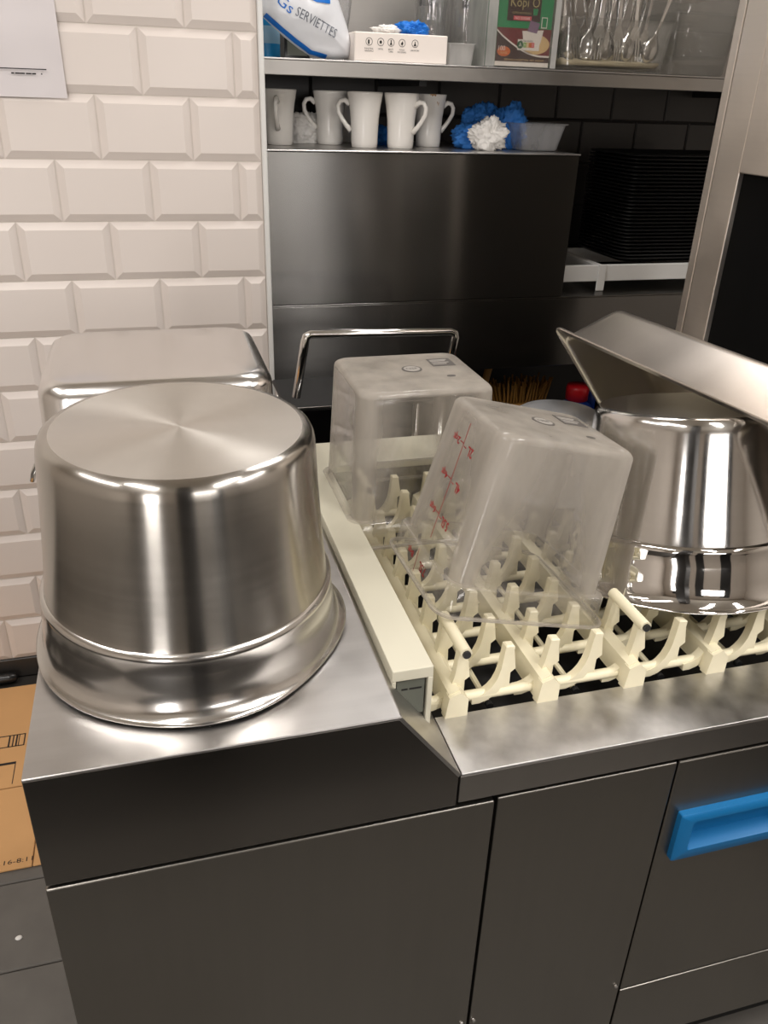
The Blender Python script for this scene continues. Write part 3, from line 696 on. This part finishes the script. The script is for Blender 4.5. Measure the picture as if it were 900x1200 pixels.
# things kept under the bench
br = thing('broom', 'yellow bristled broom in the dark under the bench', 'broom', (1.30, 1.66, -0.579))
box('block', M['wood'], 1.15, 1.40, 1.62, 1.70, -0.30, -0.26, 0.006, br)
bm = bmesh.new()
for i in range(21):
    for j in range(5):
        x = 1.165 + i * 0.0108; y = 1.63 + j * 0.015; dx = (x - 1.3) * .25 + random.uniform(-.01, .01)
        add_tube(bm, [(x - 1.30, y - 1.66, -0.26 + .579), (x + dx - 1.30, y - 1.66 + random.uniform(-.01, .01), -0.19 + random.uniform(-.015, .012) + .579)], 0.0035, 4)
from_bm('bristles', bm, M['yellow'], br, kind='stuff')
tube('broom_stick', M['wood'], [(-0.15, -0.02, 0.29), (-0.115, -0.02, 0.475)], 0.012, 10, br)
box('stand', M['dark_metal'], 1.2, 1.38, 1.63, 1.69, -0.579, -0.30, 0, br)
for (x, y, cap, lbl, z) in ((1.47, 1.58, 'red_plastic', 'blue bottle with a red cap under the bench', -0.22), (1.60, 1.70, 'navy_plastic', 'blue bottle with a blue cap under the bench, right of the red cap', -0.215)):
    t = thing('bottle', lbl, 'bottle', (x, y, -0.579))
    h = z + .579
    lathe('bottle_body', M['navy_plastic'], [(0, 0), (.055, 0), (.06, .01), (.06, h * .8), (.05, h * .9), (.03, h * .93), (.03, h * .95), (0, h * .95)], 24, t)
    lathe('cap', M[cap], [(0, h * .95), (.036, h * .95), (.037, h + .02), (.034, h + .03), (0, h + .03)], 24, t)

# ------------------------------------------------------------------ mugs on the box cabinet
MZ = 0.4948
def make_mug(label):
    t = thing('latte_mug', label, 'mug', (0, 0, MZ), 'white mugs on the steel box')
    H = 0.133
    prof = [(0, .003), (.031, .0), (.0335, .002), (.035, .012), (.0355, .040), (.037, .070), (.041, .100), (.0455, H - .008), (.0465, H - .002), (.0455, H), (.044, H - .002), (.0420, H - .014), (.037, .100), (.033, .070), (.0315, .040), (.030, .012), (0, .008)]
    lathe('mug_body', M['ceramic'], prof, 40, t)
    pts = [(.040, 0, .103), (.053, 0, .112), (.065, 0, .110), (.0715, 0, .099), (.070, 0, .083), (.060, 0, .067), (.049, 0, .053), (.0360, 0, .040)]
    bm = bmesh.new(); add_tube(bm, pts, [.0075, .0062, .0058, .0058, .0058, .0058, .006, .0075], 10)
    from_bm('handle', bm, M['ceramic'], t, True)
    return t
MUGS = [(0.541, 1.695, -1.85, 'white mug at the left end of the row, handle facing the room'),
        (0.690, 1.752, 2.85, 'white mug second from the left, handle pointing left'),
        (0.742, 1.86, 0.9, 'white mug half hidden behind the third mug of the front row'),
        (0.757, 1.630, 2.75, 'white mug in the middle of the row, handle left, nearest the edge'),
        (0.853, 1.618, -0.75, 'white mug fourth in the front row, handle turned right toward the room'),
        (0.969, 1.733, 0.05, 'white mug with a brown stain at the rim, handle pointing right')]
m0 = None
for (x, y, a, lb) in MUGS:
    if m0 is None: m0 = make_mug(lb); o = m0
    else: o = dup(m0, label=lb)
    o.location = (x, y, MZ); o.rotation_euler = (0, 0, a)
st = plain('coffee_stain', lin(190, 150, 105), 0.4)
# small dried drips on the last mug
bm = bmesh.new()
for (a, z0, z1, w) in ((-1.75, .1285, .1325, .35), (-1.35, .106, .113, .05), (-1.45, .110, .115, .04)):
    vs_ = []
    for zz in (z0, z1):
        r = .041 + (zz - .100) * (.0052 / .031) + .0007
        vs_.append([bm.verts.new((r * math.cos(a + w * (k / 6 - .5)), r * math.sin(a + w * (k / 6 - .5)), zz + (.002 * math.sin(k * 2.1) if zz == z0 else 0))) for k in range(7)])
    for k in range(6): bm.faces.new((vs_[0][k], vs_[0][k + 1], vs_[1][k + 1], vs_[1][k]))
from_bm('stain', bm, st, o, True)

tag(crumple('crumpled_tissue', M['tissue'], (0.628, 1.80, MZ), .052, .04, .042, 3), 'white crumpled tissue between the first and second mugs', 'tissue')
tag(crumple('blue_cloth', M['blue_glove'], (0.835, 1.78, MZ), .045, .03, .028, 5), 'bright blue cloth behind the mugs, left of the fourth mug', 'cloth')
tag(crumple('hair_net', M['blue_net'], (1.085, 1.665, MZ), .055, .045, .036, 8, amp=.45), 'blue disposable hair net bundled left of the white paper wad', 'hair net')
tag(crumple('hair_net', M['blue_net'], (1.128, 1.74, MZ), .058, .04, .060, 11, amp=.4), 'blue disposable hair net rising behind the white paper wad', 'hair net')
tag(crumple('hair_net', M['blue_net'], (1.198, 1.70, MZ), .052, .045, .058, 14, amp=.45), 'blue disposable hair net between paper wad and clear tub', 'hair net')
tag(crumple('paper_wad', M['tissue'], (1.095, 1.60, MZ), .048, .035, .044, 17, amp=.5), 'white crumpled paper wad in front of the blue hair nets', 'paper')
t = thing('clear_tub', 'small empty clear plastic tub on the right of the steel box', 'tub', (1.245, 1.62, MZ))
bm = bmesh.new()
add_loft(bm, [rr_loop(.052, .04, .012, .0025), rr_loop(.054, .042, .012, .006), rr_loop(.068, .055, .014, .066), rr_loop(.074, .061, .016, .068), rr_loop(.0745, .0615, .016, .070), rr_loop(.070, .057, .015, .0705), rr_loop(.0665, .0535, .013, .068), rr_loop(.0525, .0405, .011, .008), rr_loop(.05, .038, .010, .0045)], True, True)
bm2 = bm; smooth_by_angle(from_bm('tub_body', bm2, M['tub'], t), 50)
# small brown thing behind first mug
t = thing('tea_tin', 'small mustard tin behind the first mug by the wall corner', 'tin', (0.545, 1.86, MZ))
lathe('tin_body', plain('mustard', lin(150, 115, 40), 0.4), [(0, 0), (.034, 0), (.035, .002), (.035, .075), (.034, .077), (0, .077)], 28, t); lathe('tin_lid', M['edge'], [(0, .0775), (.036, .0775), (.036, .086), (.034, .088), (0, .088)], 28, t)

# ------------------------------------------------------------------ black trays on a white rack
rk = thing('tray_rack', 'low white metal rack on the bench carrying the black trays', 'rack', (1.78, 1.74, 0.1125))
box('front_bar', M['white_metal'], 1.345, 2.1, 1.565, 1.580, 0.140, 0.187, 0.002, rk, 2)
box('rear_bar', M['white_metal'], 1.345, 2.1, 1.86, 1.875, 0.140, 0.187, 0.002, rk)
for x in (1.47, 2.05):
    box('clip', M['white_metal'], x, x + .026, 1.558, 1.5645, 0.1128, 0.190, 0.002, rk, 2)
    box('cross_strip', M['white_metal'], x, x + .026, 1.5805, 1.8595, 0.150, 0.185, 0.001, rk)
    box('foot', M['white_metal'], x, x + .026, 1.86, 1.8745, 0.1128, 0.1395, 0.001, rk)
bm = bmesh.new()
add_loft(bm, [rr_loop(.205, .120, .03, 0.0), rr_loop(.215, .130, .035, .001), rr_loop(.228, .142, .04, .012), rr_loop(.234, .148, .042, .0125), rr_loop(.2345, .1485, .042, .0105), rr_loop(.2355, .1495, .042, .0130), rr_loop(.234, .148, .042, .0145), rr_loop(.227, .141, .04, .0143), rr_loop(.214, .129, .035, .0035), rr_loop(.2, .115, .03, .0025)], True, True)
ORD = ['first', 'second', 'third', 'fourth', 'fifth', 'sixth', 'seventh', 'eighth', 'ninth', 'tenth', 'eleventh', 'twelfth', 'thirteenth', 'fourteenth', 'fifteenth', 'sixteenth', 'seventeenth', 'eighteenth', 'nineteenth', 'twentieth',
       'twenty-first', 'twenty-second', 'twenty-third', 'twenty-fourth', 'twenty-fifth', 'twenty-sixth', 'twenty-seventh', 'twenty-eighth', 'twenty-ninth']
tray0 = smooth_by_angle(from_bm('serving_tray', bm, M['black_plastic']), 45)
tag(tray0, 'black plastic serving tray in the tall stack on the white rack', 'tray', 'black trays stacked on the rack')
for k in range(29):
    o = tray0 if k == 0 else tray0.copy()
    if k: C.objects.link(o)
    o['label'] = 'black plastic serving tray, ' + ('topmost' if k == 28 else 'lowest' if k == 0 else ORD[28 - k] + ' from the top') + ' of the stack on the white rack'
    o.location = (1.785 + random.uniform(-.0015, .0015), 1.735 + random.uniform(-.0015, .0015), 0.188 + k * 0.0103)

# ------------------------------------------------------------------ supplies on the upper shelf
SZ = 0.6928
gb = thing('glove_box', 'white cardboard glove box with round icons, blue gloves poking out', 'box', (0.82, 1.56, SZ))
box('carton', M['white_card'], 0.699, 0.935, 1.515, 1.63, SZ, SZ + 0.062, 0.002, gb)
bm = bmesh.new()
F = lambda x, z: frame((x - .82, 1.5145 - 1.56, z - SZ), (1, 0, 0), (0, 0, 1))
for i, (x, a, b_) in enumerate(((0.735, 'INDUSTRIAL', 'MAINTENANCE'), (0.764, 'DENTAL', ''), (0.790, 'BEAUTY', 'CARE'), (0.818, 'FOOD', 'PROCESSING'), (0.851, 'LABORATORY', ''))):
    z = SZ + 0.042 + 0.0
    ringp = disc2(.0085, .0085, 24); bm = bmesh.new(); fr = F(x, z)
    A = [bm.verts.new(fr @ Vector((u, v, 0))) for u, v in ringp]; B = [bm.verts.new(fr @ Vector((u * .88, v * .88, 0))) for u, v in ringp]
    for k in range(24): bm.faces.new((A[k], A[(k + 1) % 24], B[(k + 1) % 24], B[k]))
    from_bm('icon_ring', bm, M['ink'], gb)
    shp = [rect2(-.003, .001, -.005, .004), disc2(.003, .0035, 12), [(-.003, -.005), (.003, -.005), (.001, .001), (.0015, .005), (-.0015, .005), (-.001, .001)], [(-.003, -.001), (-.001, -.005), (.001, -.005), (.003, -.001), (.001, .004)], [(-.004, -.005), (.004, -.005), (.001, .000), (.001, .004), (-.001, .004), (-.001, .000)]][i]
    prism('icon', M['ink'], shp, fr, 0.0002, gb)
    text('lettering', a, .022 if len(a) > 6 else .013, .0032, F(x, z - .0145), M['ink'], gb)
    if b_: text('lettering', b_, .022 if len(b_) > 6 else .011, .0032, F(x, z - .0195), M['ink'], gb)
tag(crumple('glove', M['blue_glove'], (0.860, 1.575, SZ + 0.062), .040, .035, .016, 21, amp=.5), 'bright blue glove bunched on top of the glove box', 'glove')
tag(crumple('tissue', M['tissue'], (0.795, 1.575, SZ + 0.062), .030, .03, .010, 23, amp=.5), 'white crumpled tissue on top of the glove box', 'tissue')
# bulging printed bag
bag = thing('plastic_bag', 'white plastic bag with blue stripes slumped on the shelf by the wall corner', 'bag', (0.60, 1.58, SZ))
ol = [(0.470, 0.16), (0.52, 0.21), (0.60, 0.215), (0.66, 0.16), (0.695, 0.075), (0.708, 0.035), (0.700, 0.008), (0.66, 0.002), (0.605, 0.006), (0.575, 0.022), (0.54, 0.045), (0.505, 0.072), (0.475, 0.095)]
ol = [(x - .60, z) for x, z in ol]; cx0, cz0 = 0.0, 0.085
def dens2(o):
    out = []
    for (a, b) in zip(o, o[1:] + o[:1]):
        for f_ in (0, .25, .5, .75): out.append((a[0] + (b[0] - a[0]) * f_, a[1] + (b[1] - a[1]) * f_))
    return out
old = dens2(ol)
def bagy(x, z, sgn=-1):
    dx, dz = x - cx0, z - cz0; best = 9
    for (a, b) in zip(ol, ol[1:] + ol[:1]):   # ray from centre through (dx,dz)
        ex, ez = b[0] - a[0], b[1] - a[1]; den = dx * ez - dz * ex
        if abs(den) < 1e-9: continue
        ax_, az = a[0] - cx0, a[1] - cz0
        tt = (ax_ * ez - az * ex) / den; uu = (ax_ * dz - az * dx) / den
        if tt > 0 and -1e-6 <= uu <= 1 + 1e-6: best = min(best, tt)
    s = min(1, 1 / best) if best < 9 else 0
    w = noise.noise(Vector((x * 28, z * 34, 3.3))) * .006 + abs(noise.noise(Vector((x * 60 + z * 40, z * 60 - x * 30, 1.7)))) * .004
    return sgn * (0.055 * math.sqrt(max(0, 1 - s * s))) + w * (1 - s)
for nm, sg in (('bag_front', -1), ('bag_back', 1)):
    bm = bmesh.new(); rings = []
    for s in (1, .96, .9, .8, .68, .54, .4, .25, .1):
        rings.append([Vector((cx0 + (x - cx0) * s, bagy(cx0 + (x - cx0) * s, cz0 + (z - cz0) * s, sg), cz0 + (z - cz0) * s)) for x, z in old])
    add_loft(bm, rings, False, True); from_bm(nm, bm, M['bag'], bag, True)
def ribbon(name, m, pts, w):
    bm = bmesh.new(); P = []
    for (a, b) in zip(pts, pts[1:]):
        for k in range(8): P.append((a[0] + (b[0] - a[0]) * k / 8, a[1] + (b[1] - a[1]) * k / 8))
    P.append(pts[-1]); prev = None
    for i, (x, z) in enumerate(P):
        x2, z2 = P[min(i + 1, len(P) - 1)]; x1, z1 = P[max(0, i - 1)]
        t_ = Vector((x2 - x1, z2 - z1)).normalized(); n_ = Vector((-t_.y, t_.x)) * w
        row = [bm.verts.new((x + n_.x * q, bagy(x + n_.x * q, z + n_.y * q) - .0015, z + n_.y * q)) for q in (-1, -.33, .33, 1)]
        if prev:
            for k in range(3): bm.faces.new((prev[k], row[k], row[k + 1], prev[k + 1]))
        prev = row
    return from_bm(name, bm, m, bag, True)
ribbon('stripe', M['bag_blue'], [(-0.048, 0.20), (-0.035, 0.155), (-0.018, 0.132), (0.010, 0.121), (0.044, 0.120)], .0042)
ribbon('stripe', M['bag_blue'], [(-0.108, 0.088), (-0.07, 0.060), (-0.035, 0.036), (0.0, 0.015), (0.04, 0.007)], .0042)
def bag_text(body, w, h, x, z, ang, m):
    dx, dz = math.cos(ang), math.sin(ang)
    o = text('lettering', body, w, h, frame((x, 0, z), (dx, 0, dz), (-dz, 0, dx)), m, bag)
    for v in o.data.vertices: v.co.y = bagy(v.co.x, v.co.z) - .002
    return o
bag_text('PULP', .030, .010, -0.003, 0.153, 0.0, M['bag_blue'])
bag_text('Gs', .040, .022, -0.063, 0.110, -0.6, M['bag_blue'])
bag_text('SERVIETTES', .105, .020, 0.010, 0.076, -0.42, M['bag_ink'])
# second, see-through bag
t = thing('clear_bag', 'thin see-through bag standing behind the glove box and striped bag', 'bag', (0.675, 1.72, SZ))
bm = bmesh.new(); rings = []
for k in range(9):
    z = k * .035; rings.append([Vector((math.cos(2 * PI * i / 28) * (.040 + .006 * k) * (1 + .18 * noise.noise(Vector((i * .9, k * .6, 2)))), math.sin(2 * PI * i / 28) * .03 * (1 + .2 * noise.noise(Vector((i * .8, k * .5, 7)))), z)) for i in range(28)])
add_loft(bm, rings, True, False); from_bm('bag_body', bm, M['film_bag'], t, True)
# blue bottle and dark carton behind the bag
t = thing('spray_bottle', 'light blue plastic bottle tucked behind the striped bag', 'bottle', (0.51, 1.70, SZ))
lathe('bottle_body', plain('sky_plastic', lin(30, 140, 200), 0.3), [(0, 0), (.036, 0), (.038, .004), (.038, .085), (.03, .11), (.014, .125), (.014, .14), (0, .14)], 28, t)
lathe('label_band', plain('pale_label', lin(150, 190, 215), 0.4), [(.0382, .035), (.0386, .036), (.0386, .072), (.0382, .073)], 28, t); lathe('cap', M['white_card'], [(0, .141), (.017, .141), (.017, .16), (0, .16)], 20, t)
t = thing('grey_carton', 'dark grey carton with faint print tucked behind the striped bag', 'carton', (0.592, 1.74, SZ))
box('carton_body', M['black_plastic'], 0.56, 0.625, 1.70, 1.78, SZ, SZ + .09, .001, t)
prism('carton_label', M['grey_plastic'], rect2(.567, .618, SZ + .012, SZ + .075), frame((-.592, 1.6998 - 1.74, -SZ), (1, 0, 0), (0, 0, 1)), .0004, t)

# clear glasses behind the glove box
for (x, y, lb) in ((0.955, 1.72, 'clear glass tumbler nearest the glove box'), (1.00, 1.80, 'clear glass tumbler at the back of the three by the coffee carton'), (1.045, 1.70, 'clear glass tumbler nearest the coffee carton')):
    t = thing('tumbler', lb, 'glass', (x, y, SZ), 'clear tumblers on the shelf')
    lathe('glass_body', M['glass'], [(0, .003), (.032, 0), (.036, .006), (.043, .14), (.0435, .20), (.043, .202), (.0415, .20), (.041, .14), (.034, .012), (0, .010)], 32, t)
t = thing('plastic_tray', 'low grey translucent tray behind the glove box end', 'tray', (0.985, 1.60, SZ))
bm = bmesh.new(); add_loft(bm, [rr_loop(.032, .05, .008, .0), rr_loop(.036, .054, .008, .048), rr_loop(.039, .057, .009, .05), rr_loop(.034, .052, .008, .05), rr_loop(.03, .048, .008, .003)]); smooth_by_angle(from_bm('tray_body', bm, M['bin_frost'], t), 45)

# coffee carton in a frosted bin
t = thing('frosted_bin', 'tall frosted clear plastic bin holding the green coffee carton', 'bin', (1.133, 1.585, SZ))
bm = bmesh.new(); add_loft(bm, [rr_loop(.092, .066, .012, .003), rr_loop(.0925, .0665, .012, .24), rr_loop(.0965, .0705, .014, .2405), rr_loop(.097, .071, .014, .238), rr_loop(.0955, .0695, .014, .236), rr_loop(.0945, .0685, .014, .0), rr_loop(.08, .06, .01, .0)], True, True)
smooth_by_angle(from_bm('bin_body', bm, M['bin'], t), 45)
for xa, xb in ((1.037, 1.0615), (1.217, 1.231)):
    box('bin_corner', M['bin_frost'], xa, xb, 1.5125, 1.5155, SZ + .002, SZ + .236, 0, t)
box('bin_side', M['bin_frost'], 1.035, 1.0375, 1.52, 1.65, SZ + .002, SZ + .236, 0, t)
ct = thing('coffee_carton', 'green and brown coffee carton with a printed cup, inside the frosted bin', 'carton', (1.140, 1.58, SZ))
box('carton_body', M['green_print'], 1.066, 1.214, 1.522, 1.64, SZ + .004, SZ + .22, .001, ct)
Fc = lambda x, z, d=0: frame((x - 1.140, 1.5218 - d * .0003 - 1.58, z), (1, 0, 0), (0, 0, 1))
prism('white_base', M['white_card'], rect2(-.074, .074, 0.004, .014), Fc(1.140, 0), .0003, ct)
prism('beans', M['red_print'], rect2(-.074, .074, .014, .088), Fc(1.140, 0), .0003, ct)
prism('brown_panel', M['brown_print'], rect2(-.050, .040, .103, .165), Fc(1.140, 0), .0003, ct)
arc = [(-.074, .080)] + [(-.074 + .148 * k / 10, .080 - .052 * math.sin(PI / 2 * min(1, k / 10 * 1.15)) - .002) for k in range(1, 11)]
prism('brown_sweep', M['brown_print'], arc + [(.074, .014), (-.074, .014)], Fc(1.140, 0, 1), .0003, ct)
swp = arc + [(x, z + .004) for x, z in arc[::-1]]
prism('white_sweep', M['white_card'], swp, Fc(1.140, 0, 2), .0003, ct)
prism('saucer', M['cream_print'], disc2(.040, .022, 28, .032, .054), Fc(1.140, 0, 2), .0003, ct)
prism('cup', M['white_card'], [(-.006, .082), (.052, .086), (.046, .056), (.036, .046), (.012, .046), (.0, .056)], Fc(1.140, 0, 3), .0003, ct)
prism('coffee_bag', M['purple_print'], [(.008, .082), (.034, .078), (.040, .100), (.014, .106)], Fc(1.140, 0, 4), .0003, ct)
prism('grade_patch', M['white_card'], rect2(-.016, .044, .040, .064), Fc(1.140, 0, 4), .0003, ct)
text('lettering', 'NUTRI-GRADE', .034, .004, Fc(1.148, .0605, 6), M['ink'], ct)
prism('grade_badge', M['darkgreen_print'], disc2(.0085, .0085, 20, -.009, .052), Fc(1.140, 0, 6), .0003, ct)
text('lettering', 'A', .008, .009, Fc(1.131, .052, 8), M['white_card'], ct)
for k, (mm, ch) in enumerate((('lime_print', 'B'), ('cream_print', 'C'), ('orange_print', ''), ('pink_print', 'D'))):
    prism('grade_cell', M[mm], rect2(0.0 + k * .0075, .0075 + k * .0075, .0465, .0575), Fc(1.140, 0, 5), .0003, ct)
    if ch: text('lettering', ch, .004, .006, Fc(1.1437 + k * .0075, .052, 7), M['white_card'], ct)
text('lettering', 'Kopi O', .078, .027, Fc(1.136, .1405, 3), M['gold_print'], ct)
text('lettering', 'COFFEE MIXTURE BAG', .052, .0045, Fc(1.129, .1205, 3), M['gold_print'], ct)
prism('pink_band', M['pink_print'], rect2(-.033, .016, .105, .114), Fc(1.140, 0, 3), .0003, ct)
text('lettering', 'NO SUGAR', .040, .006, Fc(1.1315, .1095, 5), M['white_card'], ct)
prism('leaf_cup', M['green_print'], [(.020, .117), (.030, .117), (.032, .131), (.018, .131)], Fc(1.140, 0, 3), .0003, ct)
prism('seal', M['white_card'], rect2(.044, .060, .090, .114), Fc(1.140, 0, 3), .0003, ct); prism('seal_inner', M['green_print'], rect2(.046, .058, .092, .112), Fc(1.140, 0, 4), .0003, ct)
prism('oval_badge', M['orange_print'], disc2(.018, .011, 24, -.052, .036), Fc(1.140, 0, 3), .0003, ct)
text('lettering', '100', .018, .011, Fc(1.082, .043, 5), M['white_card'], ct)
text('lettering', 'BAGS', .018, .005, Fc(1.089, .033, 5), M['cream_print'], ct)
text('lettering', 'SERVING SUGGESTION  NET WEIGHT', .110, .004, Fc(1.146, .0185, 3), M['cream_print'], ct)

# cutlery bin
cb_ = thing('cutlery_bin', 'clear plastic bin packed with steel cutlery on the shelf', 'bin', (1.40, 1.60, SZ))
bm = bmesh.new(); add_loft(bm, [rr_loop(.138, .078, .03, .004), rr_loop(.148, .088, .03, .012), rr_loop(.163, .096, .03, .118), rr_loop(.169, .102, .032, .119), rr_loop(.170, .103, .032, .116), rr_loop(.166, .099, .03, .115), rr_loop(.151, .091, .03, .010), rr_loop(.140, .08, .03, .0)])
smooth_by_angle(from_bm('bin_body', bm, M['bin'], cb_), 45)
bm = bmesh.new(); r_ = []
for k in range(6):
    lp = rr_loop(.147 - .02 * k, .087 - .014 * k, max(.03 - .004 * k, .004), 0)
    r_.append([Vector((q.x, q.y, .013 + .012 + .010 * noise.noise(Vector((q.x * 30, q.y * 30, 1))))) for q in lp])
r_ = [rr_loop(.140, .08, .028, .0135)] + r_
add_loft(bm, r_); from_bm('paste_layer', bm, M['paste'], cb_, True)
def spoon_bm():
    bm = bmesh.new(); sec = []
    path = [(-.0, .0045, .0), (.006, .013, -.003), (.016, .0195, -.006), (.030, .021, -.0065), (.042, .016, -.004), (.052, .007, -.001), (.062, .0035, .001), (.10, .0035, .004), (.15, .005, .004), (.178, .0075, .001), (.186, .006, 0), (.189, .002, 0)]
    for z, w, d in path: sec.append([Vector((-w, .0, z)), Vector((-w * .5, d * .8 - .0006, z)), Vector((0, d - .0008, z)), Vector((w * .5, d * .8 - .0006, z)), Vector((w, 0, z)), Vector((w * .5, d * .8 + .0009, z)), Vector((0, d + .0009, z)), Vector((-w * .5, d * .8 + .0009, z))])
    add_loft(bm, sec); return bm
def fork_bm():
    bm = bmesh.new()
    for k in range(4):
        x = -.0096 + k * .0064; add_loft(bm, [[Vector((x * s + a, b + y, z)) for a, b in ((-w, -.0008), (w, -.0008), (w, .0008), (-w, .0008))] for z, w, y, s in ((0, .0009, -.003, .95), (.012, .0016, -.001, 1), (.030, .0018, .001, 1), (.045, .0021, .0, 1))])
    sec = []
    for z, w, y in ((.044, .0118, 0), (.052, .0118, -.001), (.062, .009, -.001), (.072, .0042, .001), (.11, .0036, .004), (.16, .0055, .004), (.186, .008, .001), (.192, .004, 0)):
        sec.append([Vector((-w, y - .0009, z)), Vector((w, y - .0009, z)), Vector((w, y + .0009, z)), Vector((-w, y + .0009, z))])
    add_loft(bm, sec); return bm
spm = from_bm('spoon', spoon_bm(), M['cutlery'], None, True); fkm = from_bm('fork', fork_bm(), M['cutlery'], None); smooth_by_angle(fkm, 50)
first = {'spoon': True, 'fork': True}
random.seed(11)
for i in range(32):
    kind = 'fork' if (i + i // 4) % 2 == 0 else 'spoon'; src = fkm if kind == 'fork' else spm
    o = src if first[kind] else src.copy()
    if not first[kind]: C.objects.link(o)
    first[kind] = False
    row = i % 4; fx = (i // 4 + .5) / 8
    x = 1.40 - .118 + .236 * fx + random.uniform(-.006, .006); y = 1.60 + (-.066, -.032, .01, .045)[row]
    leanx = random.uniform(-.22, .22) - (fx - .5) * .3; leany = random.uniform(.02, .12) if row < 2 else random.uniform(-.15, .1)
    o.matrix_world = Matrix.Translation((x, y, SZ + .027)) @ Matrix.Rotation(-leanx, 4, 'Y') @ Matrix.Rotation(-leany * .6, 4, 'X') @ Matrix.Rotation(random.uniform(-.3, .3) + (PI if random.random() < .4 else 0), 4, 'Z') @ Matrix.Diagonal((1.25, 1.2, 1.15, 1))
    tag(o, 'steel %s in the %s row of the cutlery bin, %s from the left' % (kind, ('front', 'second', 'third', 'rear')[row], ORD[i // 4]), kind, '%ss in the cutlery bin' % kind)
# nested clear pans right of the cutlery
for k, lb in enumerate(('lowest clear pan of the nested stack right of the cutlery', 'middle clear pan of the nested stack right of the cutlery', 'topmost clear pan of the nested stack right of the cutlery')):
    t = thing('clear_pan', lb, 'pan', (1.68, 1.66, SZ + .001 + k * .045))
    bm = bmesh.new(); add_loft(bm, [rr_loop(.085, .10, .018, .003), rr_loop(.089, .104, .018, .01), rr_loop(.097, .112, .018, .098), rr_loop(.108, .123, .02, .099), rr_loop(.1085, .1235, .02, .102), rr_loop(.099, .114, .018, .102), rr_loop(.0915, .1065, .018, .008), rr_loop(.087, .102, .018, .0)])
    smooth_by_angle(from_bm('pan_body', bm, M['bin_pan'], t), 45)

# ------------------------------------------------------------------ paper on the tiles, things on the floor
t = thing('paper_notice', 'white paper sheet taped to the upper left tiles', 'paper', (-0.07, 1.425, 0.594))
bm = bmesh.new(); g_ = []
for j in range(13):
    row = []
    for i in range(11):
        u = i / 10; w = j / 12
        row.append(bm.verts.new((-.107 + .214 * u - .003 * (w), -0.0012 - .004 * noise.noise(Vector((u * 3, w * 4, 1))) - .010 * max(0, u - .75) ** 2 * 6 * (1 - abs(w - .25)), .300 * w)))
    g_.append(row)
for j in range(12):
    for i in range(10): bm.faces.new((g_[j][i], g_[j][i + 1], g_[j + 1][i + 1], g_[j + 1][i]))
from_bm('sheet', bm, M['paper'], t, True)
prism('rule_line', M['ink'], rect2(-.09, .072, .0525, .0545), frame((0, -.0062, 0), (1, 0, 0), (0, 0, 1)), .0003, t)
for x0, x1 in ((0.001, .007), (.0085, .028), (.030, .041), (.042, .050), (.060, .0625)):
    prism('fine_print', M['ink'], rect2(x0, x1, .0435, .0462), frame((0, -.0062, 0), (1, 0, 0), (0, 0, 1)), .0002, t)

cbx = thing('flattened_carton', 'flattened brown cardboard carton on the floor beside the cabinet', 'cardboard', (-0.45, 1.03, FLOOR + .001))
box('rear_flap', M['card'], -0.86, -0.16, 0.975, 1.375, FLOOR + .001, FLOOR + .007, 0.0015, cbx)
box('front_flap', M['card'], -0.86, -0.205, 0.722, 0.972, FLOOR + .001, FLOOR + .007, 0.0015, cbx)
box('corner_flap', M['card'], -0.2035, -0.11, 0.722, 0.93, FLOOR + .001, FLOOR + .006, 0.0015, cbx)
Fl = lambda x, y: frame((x + .45, y - 1.03, .0063), (1, 0, 0), (0, 1, 0))
for (x0, x1, y0, y1) in ((-.36, -.262, 1.163, 1.166), (-.36, -.262, 1.120, 1.123), (-.265, -.262, 1.120, 1.166), (-.278, -.276, 1.12, 1.166), (-.285, -.281, 1.12, 1.166), (-.293, -.290, 1.12, 1.166), (-.303, -.299, 1.12, 1.166), (-.40, -.275, 1.055, 1.063), (-.277, -.275, .985, 1.055)):
    prism('carton_print', M['ink'], rect2(x0, x1, y0, y1), frame((.45, -1.03, .0062), (1, 0, 0), (0, 1, 0)), .0003, cbx)
text('lettering', '16-8:11', .06, .012, Fl(-0.235, 0.742), M['ink'], cbx)
t = thing('black_rod', 'black rod lying on the floor along the skirting tiles', 'rod', (-0.42, 1.405, FLOOR + .018))
tube('rod_body', M['black_plastic'], [(-.3, -.012, 0), (-.05, -.004, 0), (.09, 0, 0), (.108, .0, 0), (.113, 0, 0)], [.015, .015, .015, .013, .006], 12, t)
t = crumple('floor_scrap', M['tissue'], (-0.214, 0.549, FLOOR), .007, .005, .002, 40, sub=2); tag(t, 'tiny white scrap on the dark floor tiles', 'scrap')
